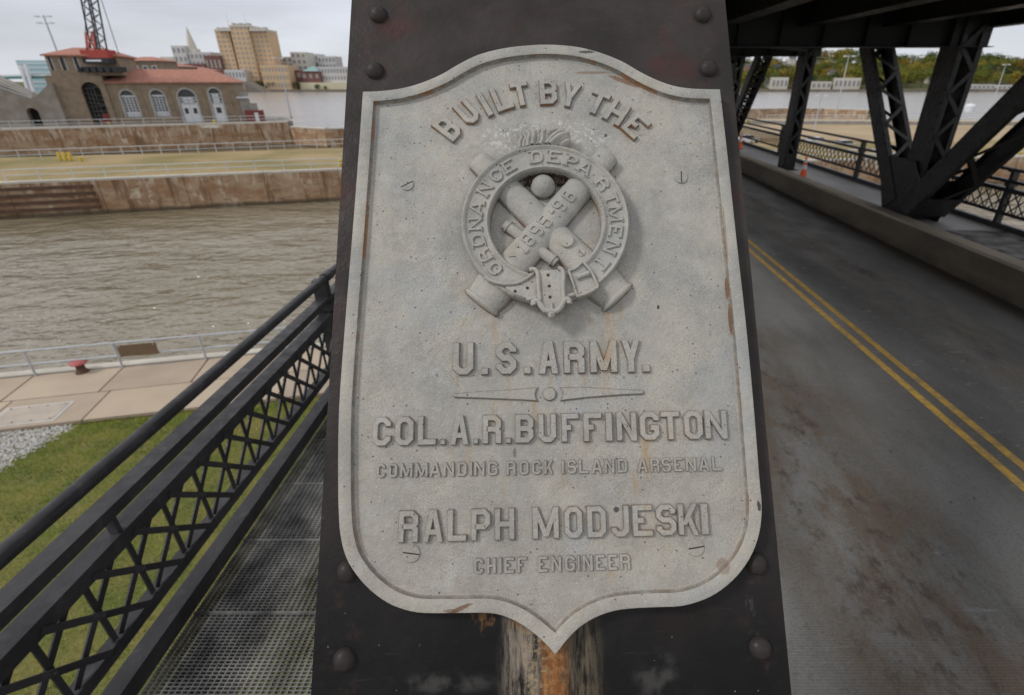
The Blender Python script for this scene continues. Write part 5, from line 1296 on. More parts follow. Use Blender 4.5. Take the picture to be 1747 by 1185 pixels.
sp = box_building('domed_building', 'old pale stone building with a slender pointed clock tower', [(299, 322, 77, 2), (322, 364, 88, 0)], M_PALE, FY+40, 5, 7, M_WIND)
pts = [(332, 86, 8), (331, 74, 6.5), (325, 62, 4), (321, 52, 2.2), (318, 44, .3)]
q = ony(333, 88, FY+50); prof2 = []
for (x, y, r_) in pts: prof2.append((r_*.85, ony(x, y, FY+50).z))
m = MB(); xb_ = ony(327, 95, FY+50).x+4; m.rng(xb_-7, xb_+7, FY+44, FY+57, q.z-16, q.z+4); m.build('tower_base', M_CREAM, sp)
m = MB(); m.lathe([(9, q.z-14)]+prof2, (ony(327, 95, FY+50).x+4, FY+50, 0), n=8); m.build('spire', M_CREAM, sp)
box_building('maroon_block', 'dark maroon brick block between the spire building and tan tower', [(318, 352, 108, 4), (352, 380, 94, 0)], M_BRICK, FY+20, 2, 7, M_WIN)
box_building('white_low_block', 'low white riverside block left of the tan tower base', [(384, 418, 118, 4)], M_PALE, FY+12, 2, 9, M_WIND)
box_building('cream_office', 'stepped cream office building right of the tan tower', [(484, 502, 96, 0), (499, 525, 88, 4)], M_CREAM, FY+60, 6, 6, M_WIND)
box_building('pale_offices', 'pale flat roofed offices beyond the copper roofed brick hall', [(522, 545, 91, 0), (545, 574, 95, 4)], M_PALE, FY+90, 5, 8, M_WIND)
box_building('brown_office', 'small brown office block tucked behind the cream office', [(468, 484, 97, 0)], simple('brown_brick', (.22, .17, .14), .9), FY+70, 4, 6, M_WIN)
h = box_building('brick_hall', 'maroon brick hall with a teal copper hip roof by the river', [(492, 516, 119, 0), (514, 546, 121, 5)], M_BRICK, FY+30, 2, 4, M_WIN)
a, b_ = ony(516, 120, FY+25), ony(541, 120, FY+25); zt_ = ony(525, 112, FY+25).z
m = MB(); m.add([(a.x, FY+24, a.z-.5), (b_.x+2, FY+24, a.z-.5), (b_.x+2, FY+50, a.z-.5), (a.x, FY+50, a.z-.5), (a.x+9, FY+37, zt_), (b_.x-7, FY+37, zt_)], [(0,1,5,4), (1,2,5), (2,3,4,5), (3,0,4)]); m.build('roof', M_TROOF, h)
box_building('maroon_warehouse', 'long low maroon warehouse behind the riverside trees', [(447, 492, 127, 0)], M_BRICK, FY+34, 1, 8, M_WIN)
box_building('white_parking_deck', 'wide pale parking deck above the cream riverside building', [(543, 620, 113, 0)], M_PALE, FY+32, 3, 9, M_WIND)
box_building('long_yellow_building', 'long single storey pale yellow building at the water across the river', [(510, 640, 140, 0)], M_YEL2, FY+20, 0, 0)
box_building('grey_block', 'low grey city block peeping over the red gatehouse roofs', [(278, 300, 96, 0)], M_CREAM, FY+50, 3, 6, M_WIND)
# sloping grey bank below the tower
m = MB(); a, b_ = onz(418, 157, WATER), onz(455, 156, WATER); m.prism([(ony(415, 140, FY-30).x, FY-30, WATER-1), (ony(452, 152, FY-30).x, FY-30, WATER-1), (ony(415, 138, FY-30).x, FY-30, ony(415, 138, FY-30).z)], (0, 26, 0)); structure('stone_bank', m, M_ROCK)
# houses and low sheds on the opposite bank at right
M_HW = simple('white_siding', (0.6, 0.58, 0.55), .8, .1, .1); M_HR = simple('grey_shingle_roof', (0.12, 0.11, 0.11), .9)
def house_(px, py, w, h, Yd, lab, wall=M_HW, roof=M_HR, grp='houses on the far hillside'):
    q = ony(px, py, Yd); z0 = terr(q.x, Yd)-1; t = thing('hillside_house', lab, 'house', (q.x, Yd, z0), grp)
    m = MB(); m.rng(q.x-w/2, q.x+w/2, Yd, Yd+8, z0, q.z); m.build('wall', wall, t)
    m = MB(); m.add([(q.x-w/2-.5, Yd-.5, q.z), (q.x+w/2+.5, Yd-.5, q.z), (q.x+w/2+.5, Yd+8.5, q.z), (q.x-w/2-.5, Yd+8.5, q.z), (q.x-w/2-.5, Yd+4, q.z+h*.5), (q.x+w/2+.5, Yd+4, q.z+h*.5)], [(0,1,5,4), (1,2,5), (2,3,4,5), (3,0,4), (3,2,1,0)]); m.build('roof', roof, t)
    for k in (-.25, .25): m = MB(); m.rng(q.x+k*w-.8, q.x+k*w+.8, Yd-.1, Yd+.05, q.z-3.5, q.z-1.2); m.build('window', M_WIND, t)
M_PK = simple('pinkish_brick', (0.36, 0.22, 0.18), .9)
house_(1280, 112, 14, 7, FY+120, 'pinkish brick house among trees seen past the nearest lattice diagonal', M_PK)
house_(1327, 112, 12, 7, FY+130, 'white gabled house among trees between two lattice members')
house_(1354, 98, 10, 6, FY+190, 'white house high on the hillside behind the thin post')
house_(1422, 123, 10, 8, FY+60, 'white house low on the hillside left of a pole light')
house_(1448, 118, 14, 8, FY+90, 'wide white house halfway up the far hillside')
house_(1590, 128, 9, 6, FY+60, 'small pale house between the lattice column and the diagonal')
house_(1700, 117, 15, 6, FY+130, 'long pinkish house near the wooded ridge', M_PK)
for (x0, x1, yt, lab) in ((1318, 1346, 131, 'low tan riverside shed beside the dark shrubs'), (1425, 1470, 132, 'long pale retaining building under yellow trees'), (1386, 1420, 138, 'tan stepped riverside building beside the parked cars'), (1640, 1700, 143, 'long grey boathouse at the water under the hillside'), (1705, 1745, 144, 'grey riverside shed behind the pole light')):
    box_building('riverside_building', lab, [(x0, x1, yt, 0)], M_CREAM if x1 < 1500 else M_PALE, FY+14, 1, 6, M_WIND)
# ------------------------------------------------------------------ right side beyond the bridge: lock floor, walls, rails
M_SAND = simple('dry_tan_ground', (0.42, 0.32, 0.20), .95, .2, .1, col2=(0.34, 0.25, 0.15), world_co=True)
rr = MB(); rr.prism([Vector((66, 104.3, -10.2)), Vector((140, 112.3, -10.2)), Vector((190, 160, -10.2)), Vector((40, 175, -10.2)), Vector((22, 120, -10.2))], (0, 0, -4.5)); structure('river_terrace', rr, M_SAND)
w4 = wallseg('lock_wall', 'weathered brown lock wall section seen between the truss members', [onz(1255, 214, WATER+.3), onz(1330, 212, WATER+.3), onz(1400, 212, WATER+.3), onz(1475, 216, WATER+.3)], WATER-1, -8.4, 3, cope=1.6)
w5 = wallseg('river_wall', 'long low grey river wall with railing beyond the dry ground', [Vector((52, 150, 0)), Vector((100, 146, 0)), Vector((190, 142, 0))], WATER-1, -9.2, 4, mat=M_CONC2, cope=1.5)
pipe_rail('pipe_railing', 'white pipe railing on the low river wall behind the truss', [Vector((56+6*i, 149.6-.15*i, -9.2)) for i in range(20)], 1.2, .06, M_WPIPE, .5)
pipe_rail('pipe_railing', 'white pipe railing on the guide wall seen under the truss diagonal', along([(66.5, 82.1), (125, 89.4)], .6, 3.3), 1.2, .05, M_WPIPE, .5)
rd = MB(); rd.prism([onz(1370, 232, -11), onz(1490, 240, -11), onz(1490, 215, -11), onz(1370, 209, -11)], (0, 0, -1)); structure('service_road', rd, M_CONC2)
for i, (x, y, zt_, lab) in enumerate(((1424, 202, 93, 'slender pale light pole left of the first truss column'), (1690, 185, 108, 'pale light pole beyond the river wall near the heavy diagonal'), (1388, 226, 160, 'thin pole with red and white head rising by the service road'))):
    light_pole(x, y, -9.2 if i < 2 else -11, zt_, lab, .14 if i < 2 else .1, 2, .9)
for i, x in enumerate((1634, 1652)):
    p = onz(x, 190, -9.1); t = thing('white_tank', ('smaller white tank on the river wall beyond the lattice column', 'larger white tank on the river wall beyond the lattice column')[i], 'tank', p)
    m = MB(); r_ = 1.0+.5*i; m.lathe([(r_, 0), (r_, 1.5+.3*i), (r_*.7, 1.9+.4*i), (0, 2.1+.4*i)], p, n=20); m.build('tank_shell', M_WHITE, t, smooth=40)
    m = MB(); m.lathe([(.25, 2.0+.4*i), (.25, 2.5+.4*i), (0, 2.5+.4*i)], p, n=10); m.build('hatch_lid', M_POLE, t)
ymark(1667, 219, YARD, .5, .7, 'yellow mound marker on the dry ground right of the lattice column')
ymark(1738, 261, YARD, .3, .7, 'yellow bitt on the coping under the heavy truss diagonal')
# parked cars by the service road (white roofs seen through the railing)
M_CAR = simple('white_car_paint', (0.66, 0.67, 0.68), .3, .05, 1); M_TYRE = simple('tyre_rubber', (0.02, 0.02, 0.02), .9)
def car(px, py, z, ang, lab, paint):
    p = onz(px, py, z); t = thing('parked_car', lab, 'car', p, None); t.rotation_euler = (0, 0, ang)
    def B(name, prof_, w, mat, par, x0=0):
        m = MB(); m.prism([(a, -w/2, b_) for a, b_ in prof_], (0, w, 0)); o = bpy.data.objects.new(name, m.mesh(name)); C.objects.link(o); o.data.materials.append(mat); o.parent = par; return o
    b_ = B('body', [(-2.2, .35), (2.2, .35), (2.25, .75), (2.0, .92), (1.1, 1.0), (-1.9, 1.02), (-2.25, .85)], 1.8, paint, t)
    B('cabin', [(1.1, 1.005), (.45, 1.42), (-1.1, 1.45), (-1.8, 1.025)], 1.55, M_GLASSD, t); B('roof_panel', [(.42, 1.425), (.35, 1.47), (-1.05, 1.49), (-1.1, 1.455)], 1.5, paint, t)
    for x in (-1.4, 1.4):
        for y in (-.86, .86): m = MB(); m.tube((x, y-.1, .33), (x, y+.1, .33), .33, 14); o = bpy.data.objects.new('wheel', m.mesh('wheel')); C.objects.link(o); o.data.materials.append(M_TYRE); o.parent = t
for i, (x, y, a, lab, c) in enumerate(((1393, 247, .2, 'white car parked below the bridge, seen past the slender column', M_CAR), (1440, 253, .15, 'silver car parked beside the white car below the walkway railing', M_POLE), (1275, 243, .2, 'pale car parked far along the lock ground by the lattice diagonal', M_CAR))):
    car(x, y, -10.9, a, lab, c)
lot = MB(); lot.prism([onz(1230, 262, -10.92), onz(1500, 272, -10.92), onz(1500, 236, -10.92), onz(1230, 232, -10.92)], (0, 0, -1)); structure('parking_ground', lot, M_SAND)

# ------------------------------------------------------------------ roadway
def mat_road():
    m, nt, b = newmat('worn_concrete_filled_deck'); N = NT(nt); g = N.n('ShaderNodeNewGeometry'); co = g.outputs['Position']; sx, sy, sz = N.sep(co)
    def mpd(sc_): q = N.n('ShaderNodeMapping'); q.inputs['Scale'].default_value = sc_; N.l(co, q.inputs[0]); return q.outputs[0]
    col = N.mix(N.step(N.noise(mpd((1, .35, 1)), .9, 6, .62), .35, .65), (0.125, 0.121, 0.113), (0.205, 0.203, 0.196))
    # the steel grid of the deck shows as fine cross bars
    wv = N.n('ShaderNodeTexWave', wave_type='BANDS', bands_direction='Y'); wv.inputs['Scale'].default_value = 16; wv.inputs['Distortion'].default_value = .6; wv.inputs['Detail'].default_value = 2; N.l(co, wv.inputs['Vector'])
    col = N.mix(N.math('MULTIPLY', wv.outputs['Fac'], .16), col, (0.10, 0.098, 0.09))
    wob = N.math('MULTIPLY', N.math('SUBTRACT', N.noise(mpd((1, .3, 1)), 1.2, 4, .65), .5), 1.5)
    xs_ = N.math('ADD', sx, wob)
    def band(c, w, st): return N.step(N.math('ABSOLUTE', N.math('SUBTRACT', xs_, c)), w*.2, w, st, 0)
    bl = N.step(N.noise(mpd((1, .4, 1)), 3.4, 6, .72), .36, .62)
    col = N.mix(N.math('MULTIPLY', band(2.55, 1.1, .8), bl), col, (0.115, 0.078, 0.050))
    col = N.mix(N.math('MULTIPLY', band(2.5, .9, .7), N.step(N.noise(mpd((1, .6, 1)), 6, 5, .7), .52, .66)), col, (0.05, 0.036, 0.027))
    col = N.mix(N.math('MULTIPLY', band(6.1, .55, .75), N.step(N.noise(mpd((1, .35, 1)), 2.6, 6, .75), .46, .60)), col, (0.05, 0.045, 0.045))
    col = N.mix(N.math('MULTIPLY', band(5.8, .9, .5), bl), col, (0.24, 0.195, 0.14))
    col = N.mix(N.step(N.math('ADD', sx, N.math('MULTIPLY', wob, .25)), 7.05, 7.6, 0, .9), col, (0.05, 0.035, 0.022))
    col = N.mix(N.math('MULTIPLY', band(5.1, 1.3, .8), N.step(N.noise(mpd((.8, 4, 1)), 5, 5, .75), .60, .70)), col, (0.52, 0.53, 0.57))
    col = N.mix(N.step(N.noise(mpd((.5, 6, 1)), 3, 6, .8), .60, .74, 0, .5), col, (0.42, 0.42, 0.43))
    vo = N.n('ShaderNodeTexVoronoi'); vo.inputs['Scale'].default_value = 3.6; N.l(mpd((1, .8, 1)), vo.inputs['Vector']); sc_ = N.sep(vo.outputs['Color'])
    spot = N.math('MULTIPLY', N.step(N.math('ADD', vo.outputs['Distance'], N.math('MULTIPLY', N.noise(mpd((1, 1, 1)), 16, 3), .12)), .12, .19, 1, 0), N.math('GREATER_THAN', sc_[2], .80))
    col = N.mix(N.math('MULTIPLY', spot, .9), col, (0.032, 0.030, 0.028))
    vo3 = N.n('ShaderNodeTexVoronoi'); vo3.inputs['Scale'].default_value = 8; N.l(mpd((1, .7, 1)), vo3.inputs['Vector']); s3 = N.sep(vo3.outputs['Color'])
    col = N.mix(N.math('MULTIPLY', N.step(N.math('ADD', vo3.outputs['Distance'], N.math('MULTIPLY', N.noise(co, 30, 3), .15)), .13, .22, .85, 0), N.math('GREATER_THAN', s3[0], .86)), col, (0.04, 0.037, 0.034))
    vo2 = N.n('ShaderNodeTexVoronoi', feature='DISTANCE_TO_EDGE'); vo2.inputs['Scale'].default_value = .9; N.l(N.comb(N.math('ADD', sx, N.math('MULTIPLY', wob, .4)), sy, sz), vo2.inputs['Vector'])
    col = N.mix(N.step(N.noise(co, 55, 3, .8), .5, .68, 0, .55), col, (0.045, 0.043, 0.04))
    col = N.mix(N.step(N.noise(co, 85, 3, .8), .56, .68, 0, .4), col, (0.34, 0.33, 0.31))
    crk = N.math('MULTIPLY', N.step(vo2.outputs['Distance'], .004, .012, 1, 0), N.step(N.noise(co, .5, 3), .56, .62))
    col = N.mix(N.math('MULTIPLY', crk, .0), col, (0.035, 0.033, 0.03))
    N.l(col, b.inputs['Base Color'])
    N.l(N.step(N.noise(mpd((1, .4, 1)), 2.2, 5), .3, .7, .55, .85), b.inputs['Roughness']); b.inputs['Specular IOR Level'].default_value = .4
    n_ = N.bump(wv.outputs['Fac'], .25, .006, b); N.bump(N.noise(co, 45, 4, .7), .5, .006, b, n_)
    return m
M_ROAD = mat_road()
mb = MB(); ye = -6.0
for y in [12.72, 20.1, 27.5, 42, 130]:
    mb.rng(.45, 7.72, ye+(.012 if ye > -5 else 0), y-.012, ROAD-.3, ROAD); ye = y
road = structure('road', mb, M_ROAD)
M_JOINT = simple('joint_steel', (0.04, 0.038, 0.036), .6)
for y in (12.72, 20.1, 27.5, 42): m = MB(); m.rng(.45, 7.72, y-.011, y+.011, ROAD-.28, ROAD-.006); m.build('expansion_joint', M_JOINT, road)
def mat_line():
    m, nt, b = newmat('worn_yellow_line'); N = NT(nt); g = N.n('ShaderNodeNewGeometry'); co = g.outputs['Position']; q = N.n('ShaderNodeMapping'); q.inputs['Scale'].default_value = (1, 1.6, 1); N.l(co, q.inputs[0])
    col = N.mix(N.step(N.noise(co, 5, 5, .7), .35, .7), (0.66, 0.40, 0.06), (0.50, 0.30, 0.06)); wv = N.n('ShaderNodeTexWave', wave_type='BANDS', bands_direction='Y'); wv.inputs['Scale'].default_value = 16; wv.inputs['Distortion'].default_value = .6; wv.inputs['Detail'].default_value = 2; N.l(co, wv.inputs['Vector'])
    w = N.math('MULTIPLY', N.step(wv.outputs['Fac'], .35, .9, .35, 1), N.step(N.noise(q.outputs[0], 9, 6, .8), .42, .58)); col = N.mix(w, col, (0.24, 0.19, 0.11))
    N.l(col, b.inputs['Base Color']); b.inputs['Roughness'].default_value = .7; return m
M_LINE = mat_line()
for x in (4.28, 4.51):
    m = MB(); m.rng(x-.046, x+.046, -5.9, 120, ROAD+.0005, ROAD+.0045); m.build('yellow_line', M_LINE, road)
# --- curbs and walkways
def mat_curb():
    m, nt, b = newmat('curb_girder_paint'); N = NT(nt); g = N.n('ShaderNodeNewGeometry'); co = g.outputs['Position']; q = N.n('ShaderNodeMapping'); q.inputs['Scale'].default_value = (1, .3, 1); N.l(co, q.inputs[0]); sz = N.sep(co)[2]
    col = N.mix(N.step(N.noise(q.outputs[0], 1.2, 6, .7), .35, .65), (0.070, 0.056, 0.038), (0.12, 0.098, 0.066)); col = N.mix(N.math('MULTIPLY', N.step(sz, ROAD+.22, ROAD, 0, .85), N.step(N.noise(co, 1.6, 5, .7), .3, .6)), col, (0.045, 0.032, 0.022))
    N.l(col, b.inputs['Base Color']); b.inputs['Roughness'].default_value = .75; N.bump(N.noise(co, 14, 4), .4, .01, b); return m
M_CURB = mat_curb(); M_CURBT = simple('curb_cap', (0.33, 0.28, 0.21), .8, .3, .8, world_co=True)
for x0, x1, nm in ((7.62, 7.9, 'curb'), (.35, .58, 'curb')):
    m = MB(); m.rng(x0, x1, -6, 130, ROAD-.2, -2.76); c = structure(nm, m, M_CURB)
    m = MB(); m.rng(x0-.02, x1, -6, 130, -2.757, -2.70); m.build('curb_cap', M_CURBT, c)
M_WALK = simple('worn_walkway_concrete', (0.34, 0.335, 0.33), .6, .35, .6, world_co=True, stretch=(1, .4, 1), bump=.3, bscale=20, bdist=.01)
m = MB(); m.rng(7.92, 9.75, 11.1, 130, WALK-.15, WALK); wr = structure('walkway', m, M_WALK)
m = MB(); m.rng(7.92, 9.75, -6, 7.0, WALK-.15, WALK-.002); m.build('deck_panel', M_WALK, wr)
# grating panel in the right walkway
mb = MB()
for k in range(52): x = 7.93+k*.035; mb.rng(x-.004, x+.004, 7.02, 11.08, WALK-.03, WALK)
for k in range(80): y = 7.05+k*.05; mb.rng(7.92, 9.74, y-.003, y+.003, WALK-.012, WALK-.001)
M_GRATE = simple('galvanised_grating', (0.42, 0.41, 0.39), .5, .5, 3.0, col2=(0.07, 0.07, 0.07), metal=.15, world_co=True)
mb.build('grating', M_GRATE, wr, kind='stuff')
# left walkway of open steel grating
M_GRATE2 = M_GRATE
wl = MB(); XW0, XW1 = -2.166, -.42
for k in range(50): x = XW0+.01+k*.0345; wl.rng(x-.0028, x+.0028, -1.5, 14, WALK-.035, WALK)
yy = .9
for k in range(430):
    wl.rng(XW0, XW1, yy-.0022, yy+.0022, WALK-.010, WALK-.0012); yy += .020 if k < 260 else .045
lw = wl.build('walkway_grating', M_GRATE2, None, kind='structure')
for y in (.93, 1.5, 2.07, 2.63, 3.2, 3.77, 4.34, 4.9, 5.5, 6.1): m = MB(); m.rng(XW0, XW1, y-.006, y+.006, WALK-.03, WALK+.002); m.build('band_bar', M_GRATE2, lw)
for x0, x1 in ((-2.07, -1.75), (-.75, -.45)):
    m = MB(); m.rng(x0, x1, -3, 40, WALK-.07, WALK-.045); m.rng((x0+x1)/2-.01, (x0+x1)/2+.01, -3, 40, WALK-.4, WALK-.0701); tag(m.build('floor_stringer', M_DARK), 'long dark stringer beam under the %s of the grating walkway' % ('railing edge' if x0 < -1 else 'post edge'), 'beam')
for k, y in enumerate((1.0, 3.4, 5.8, 8.2)): m = MB(); m.rng(-2.2, .3, y-.1, y+.1, WALK-.55, WALK-.41); tag(m.build('cross_beam', M_DARK), 'dark cross beam carrying the grating walkway above the lawn', 'beam', 'cross beams under the grating walkway')
# pier under the bridge
pier = MB(); pier.rng(-1.5, 9.5, -9, 9.5, WATER-1, WALK-.9); tag(pier.build('bridge_pier', M_CONC), 'tan concrete bridge pier under the road deck', 'pier')

# ------------------------------------------------------------------ bridge railing
XR = -2.17
def bridge_railing(x, face, y0, y1, posts, name, label, lat_y, full=True):
    """face: +1 when the walkway lies on the +x side"""
    t = thing(name, label, 'railing', (x, y0, WALK)); f = face
    M = M_RAIL
    if full:
        m = MB(); m.tube((x, y0, -1.662), (x, y1, -1.662), .038, 20); m.build('handrail_pipe', M, t, smooth=60)
    else:
        m = MB(); m.tube((x, y0, -1.652), (x, y1, -1.652), .037, 8); m.build('handrail_pipe', M, t, smooth=60)
    def angle(z, w, h, nm):       # angle iron: horizontal leg away, vertical leg on the walkway side
        a, b_ = sorted((x, x-f*w)); mm = MB(); mm.rng(a, b_, y0, y1, z-.011, z); a, b_ = sorted((x, x-f*.011)); mm.rng(a, b_, y0, y1, z-h, z-.0112); return mm.build(nm, M, t)
    angle(-1.857, .10, .066, 'upper_rail'); angle(-2.022, .105, .085, 'lattice_top_chord')
    a, b_ = sorted((x, x-f*.011)); mm = MB(); mm.rng(a, b_, y0, y1, -2.56, -2.49); a, b_ = sorted((x-f*.0112, x-f*.12)); mm.rng(a, b_, y0, y1, -2.561, -2.549); mm.build('lattice_bottom_chord', M, t)
    angle(-2.735, .10, .114, 'toe_rail')
    p = .273; k = 0
    hz_ = .47
    if lat_y is not None:
        la = MB(); la.box((0, 0, 0), (.009, .030, hz_*.86)); lv = la.mesh('lattice_bar'); lv.materials.append(M)
        dl = math.hypot(.45, .42); la = MB(); la.box((0, 0, 0), (.009, dl, .035)); ld = la.mesh('lattice_bar'); ld.materials.append(M); an = math.atan2(.42, .45)
        rv_ = MB(); rv_.lathe([(.013, 0), (.009, .007), (0, .009)], (0, 0, 0), (1, 0, 0), n=8); rvm = rv_.mesh('rivet', smooth=50); rvm.materials.append(M)
        y = lat_y
        while y < min(y1, 9.0)-.2:
            inst('lattice_bar', lv, t, (x-f*.017, y+.008, -2.285))
            inst('lattice_bar', ld, t, (x+f*.0056, y, -2.285), rot=(-an, 0, 0))
            inst('lattice_bar', ld, t, (x-f*.028, y, -2.285), rot=(an, 0, 0))
            inst('rivet', rvm, t, (x+f*.012, y, -2.285), rot=(0, 0, 0 if f > 0 else math.pi))
            y += p
        y_far = y
    else: y_far = y0
    if y1 > y_far+1:
        mm = MB(); y = y_far if lat_y is not None else y0+.1
        while y < y1:
            for s_ in (-1, 1): mm.bar((x-f*.004+s_*.008, y-.225*s_, -2.075), (x-f*.004+s_*.008, y+.225*s_, -2.50), .008, .030, (1, 0, 0))
            mm.rng(x-.022, x-.014, y-.012, y+.012, -2.5, -2.07)
            y += p
        mm.build('lattice_panel', M, t, kind='stuff')
    for py in posts:
        a, b_ = sorted((x-f*.012, x-f*.14)); mm = MB(); mm.rng(a, b_, py-.045, py+.045, WALK-.2, -1.70); mm.rng(a-.03, b_+.03, py-.07, py+.07, -1.99, -1.91); po = mm.build('post', M, t)
        mm = MB(); mm.tube((x, py-.07, -1.662), (x, py+.07, -1.662), .047, 16); mm.build('pipe_collar', M, po, smooth=60)
        mm = MB(); mm.rng(x-f*.075-.03, x-f*.075+.03, py-.03, py+.03, -1.72, -1.69); mm.build('saddle', M, po)
    return t
lr = bridge_railing(XR, 1, -1.2, 40, (4.75, 10.8, 16.9, 23), 'bridge_railing', 'black iron bridge railing with pipe handrail and riveted lattice above the lawn', .553)
m = MB(); m.rng(XR-.06, XR-.01, 1.905, 1.93, -2.02, -1.86); m.build('rail_spacer', M_RAIL, lr)
rr_ = bridge_railing(9.6, -1, -2, 110, (5.3, 11.4, 17.4, 23.8, 30, 36), 'bridge_railing', 'black lattice railing on the outer edge of the walkway beyond the truss', None, False)

# ------------------------------------------------------------------ far truss
ZL, ZU = -2.95, 5.4; NODE = (5.0, 12.4, 19.8, 27.2, 34.6)
_r = MB(); _r.lathe([(.026, 0), (.018, .014), (0, .018)], (0, 0, 0), (-1, 0, 0), n=8); RIV = _r.mesh('rivet', smooth=50); RIV.materials.append(M_STEEL)
LB = barmesh('lattice_bar', 1, .012, .085, M_STEEL)
def member(parent, name, a, b_, web, wid, pitch, dbl=False, x=XT):
    """laced member in a plane of constant x; web = depth in that plane, wid = distance between the two webs"""
    a, b_ = Vector((x, *a)), Vector((x, *b_)); d = (b_-a).normalized(); sd = Vector((1, 0, 0)); up = d.cross(sd)
    mm = MB()
    for s_ in (-1, 1):
        o_ = sd*(s_*wid/2); mm.bar(a+o_, b_+o_, .016, web, sd)
        for q in (-1, 1): e_ = o_ + up*(q*(web/2-.006)) + sd*(-s_*.052); mm.bar(a+e_, b_+e_, .085, .013, sd)
    ob = mm.build(name, M_STEEL, parent)
    if a.y < 20 and web > .3:
        for e2 in (-1, 1):
            for k in range(int((b_-a).length/.26)):
                p = a+d*(.2+k*.26)+up*(e2*(web/2-.06))-sd*(wid/2+.008); o3 = bpy.data.objects.new('rivet', RIV); C.objects.link(o3); o3.parent = ob; o3.location = p-root_of(ob).location
    L = (b_-a).length; n_ = int(L/pitch); s0 = (L-n_*pitch)/2
    for q in (-1, 1):
        f = up*(q*(web/2+.008)); w_ = wid/2-.05
        for k in range(n_):
            s_ = 1 if k % 2 else -1
            for s2 in ((s_, -s_) if dbl else (s_,)):
                p0 = a+d*(s0+k*pitch)+f+sd*(s2*w_)+up*(.013*q if s2 != s_ else 0); p1 = a+d*(s0+(k+1)*pitch)+f-sd*(s2*w_)+up*(.013*q if s2 != s_ else 0)
                dd = p1-p0; yv = dd.normalized(); xv = up; zv = xv.cross(yv).normalized(); xv = yv.cross(zv)
                o2 = bpy.data.objects.new('lattice_bar', LB); C.objects.link(o2); o2.parent = ob; o2.rotation_mode = 'QUATERNION'
                o2.rotation_quaternion = Matrix((xv, yv, zv)).transposed().to_quaternion(); o2.location = p0-root_of(ob).location; o2.scale = (1, dd.length, 1)
        # end batten plates
        for t0 in (.35, L-.35):
            m2 = MB(); c = a+d*t0+up*(q*(web/2+.024)); m2.bar(c-d*.3, c+d*.3, wid-.01, .012, sd); m2.build('batten_plate', M_STEEL, ob)
    return ob
truss = thing('bridge_truss', 'black riveted truss with laced posts and diagonals along the roadway', 'truss', (XT, 12.4, ZL))
member(truss, 'vertical_post', (12.4, ZL), (12.4, ZU), .62, .46, .42)
member(truss, 'vertical_post', (19.8, ZL), (19.8, ZU), .50, .40, .42)
member(truss, 'vertical_post', (27.2, ZL), (27.2, ZU), .50, .40, .5)
member(truss, 'diagonal_brace', (12.75, ZL+.35), (19.6, ZU), .42, .62, .50)
member(truss, 'diagonal_brace', (12.05, ZL+.35), (5.0, ZU), .46, .86, .85)
member(truss, 'diagonal_brace', (26.9, ZL+.3), (20.0, ZU), .42, .55, .40, True)
member(truss, 'diagonal_brace', (27.5, ZL+.3), (34.6, ZU), .42, .55, .55)
member(truss, 'vertical_post', (34.6, ZL), (34.6, ZU), .50, .40, .6)
mm = MB()
for s_ in (-1, 1): mm.rng(XT+s_*.3-.008, XT+s_*.3+.008, -2, 110, ZL-.62, ZL-.12)
mm.build('bottom_chord', M_STEEL, truss)
mm = MB()
for s_ in (-1, 1): mm.rng(XT+s_*.3-.008, XT+s_*.3+.008, 2, 60, ZU, ZU+.6)
mm.build('top_chord', M_STEEL, truss)
for yn in (12.4, 27.2):
    for s_ in (-1, 1):
        mm = MB(); xg = XT+s_*.285; P = [(xg, yn-.5, ZL-.1), (xg, yn+.5, ZL-.1), (xg, yn+.95, ZL+.65), (xg, yn+1.0, ZL+1.35), (xg, yn-.1, ZL+1.35), (xg, yn-.75, ZL+.6)]; mm.prism(P, (.016*s_, 0, 0)); g = mm.build('gusset_plate', M_STEEL, truss)
        if s_ < 0 and yn < 20:
            for i in range(5):
                for j in range(3): m2 = MB(); m2.lathe([(.022, 0), (.015, .012), (0, .016)], (xg-.016, yn-.5+i*.25, ZL+.15+j*.3), (-1, 0, 0), n=8); m2.build('rivet', M_STEEL, g, smooth=50)
for yn in (19.8, 34.6): mm = MB(); mm.rng(XT-.35, XT+.35, yn-.35, yn+.35, ZL-.1, ZL+.12); mm.build('foot_plate', M_STEEL, truss)

# ------------------------------------------------------------------ upper deck over the roadway
deck = thing('upper_deck', 'dark upper railway deck with floor beams and stringers above the roadway', 'bridge deck', (4.5, 12, 1))
YD0 = 2.2
for y, zb in ((5.45, .66), (12.15, .60), (19.6, .71), (27.2, .70), (34.6, .7)):
    mm = MB(); mm.rng(.5, 8.75, y-.012, y+.012, zb+.014, 1.52); mm.rng(.5, 8.75, y-.19, y+.19, zb, zb+.0138); b_ = mm.build('floor_beam', M_DARK, deck)
    for k in range(9): x = 1.1+k*.85; m2 = MB(); m2.rng(x-.007, x+.007, y-.15, y+.15, zb+.0142, 1.5); m2.build('stiffener', M_DARK, b_)
for x in (1.7, 3.3, 5.0, 6.7):
    mm = MB(); mm.rng(x-.010, x+.010, YD0, 60, .97, 1.52); mm.rng(x-.16, x+.16, YD0, 60, .955, .9695); mm.build('stringer', M_STEEL, deck)
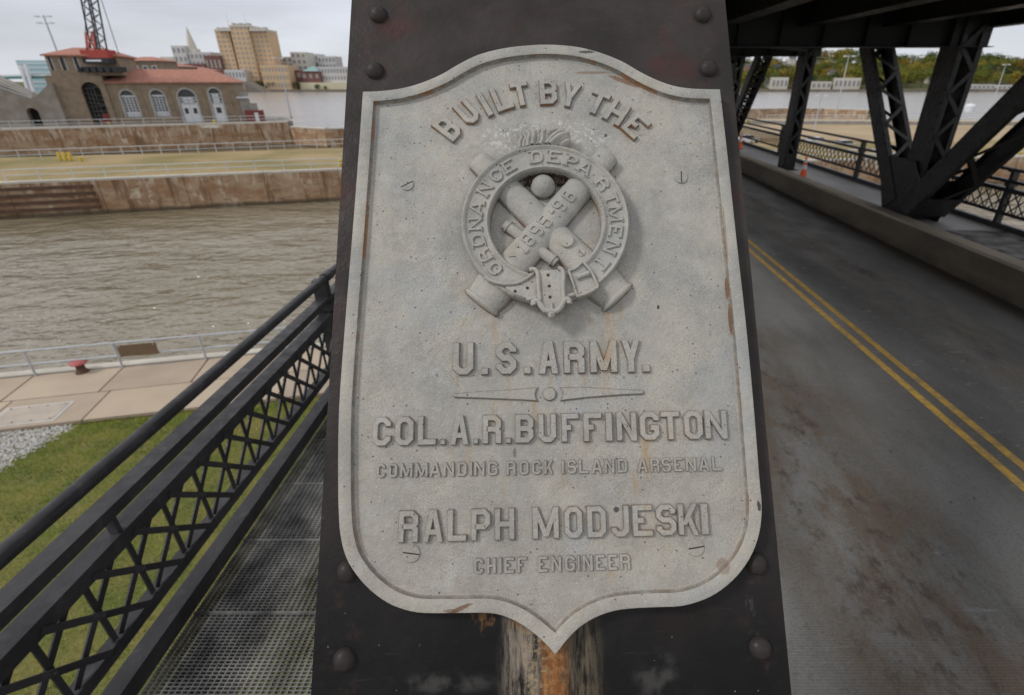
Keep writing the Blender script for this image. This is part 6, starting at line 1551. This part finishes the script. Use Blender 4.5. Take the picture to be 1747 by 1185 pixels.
for x in (8.79,):
    mm = MB(); mm.rng(x-.012, x+.012, YD0-4, 60, .97, 1.9); mm.rng(x-.14, x+.14, YD0-4, 60, .955, .9695); mm.build('edge_girder', M_DARK, deck)
mm = MB(); mm.rng(.45, .475, YD0, 60, .97, 1.9); mm.build('edge_girder', M_DARK, deck)
mm = MB(); mm.rng(.48, 8.77, YD0, 60, 1.7, 1.9); mm.build('deck_floor', M_DARK, deck)
tie = MB().box((0, 0, 0), (8.0, .22, .17)).mesh('tie'); M_TIE = simple('timber_tie', (0.035, 0.028, 0.022), .95); tie.materials.append(M_TIE)
for k in range(66): inst('tie', tie, deck, (4.62, YD0+.2+k*.45, 1.61))
LBt = barmesh('lateral_brace', 1, .07, .07, M_DARK)
for (y0, y1) in ((12.3, 19.5), (19.7, 27)):
    for s_ in (0, 1):
        a = Vector((1.0 if s_ else 8.2, y0, .92)); b_ = Vector((8.2 if s_ else 1.0, y1, .90-.02*s_)); place_bar('lateral_brace', LBt, deck, a, b_, 1)
# --- traffic cones
M_ORANGE = simple('cone_orange', (1.0, 0.16, 0.03), .5, .1, 3); M_REFL = simple('cone_white_band', (0.72, 0.72, 0.72), .4, .1, 5)
def cone(p, lab):
    t = thing('traffic_cone', lab, 'traffic cone', p); H_ = .72
    m = MB(); m.lathe([(.0, .0), (.17, 0), (.175, .035), (.13, .045)], p, n=4); m.v = [((v[0]-p.x)*1.15+p.x, (v[1]-p.y)*1.15+p.y, v[2]) for v in m.v]; m.build('base', M_ORANGE, t)
    def rad(h): return .125-.105*h/H_
    for (h0, h1, mt, nm) in ((.045, .31, M_ORANGE, 'lower_band'), (.3105, .44, M_REFL, 'reflective_band'), (.4405, .52, M_ORANGE, 'middle_band'), (.5205, .60, M_REFL, 'reflective_band'), (.6005, .72, M_ORANGE, 'tip')):
        m = MB(); m.lathe([(rad(h0), h0), (rad(h1), h1), (0 if nm == 'tip' else rad(h1)-.01, h1)], p, n=20); m.build(nm, mt, t, smooth=50)
cone(Vector((8.07, 17.6, -2.845)), 'orange cone with white bands at the foot of the second truss post')
cone(Vector((8.75, 26.2, -2.845)), 'distant orange cone mostly hidden behind the post edge and lattice diagonal')
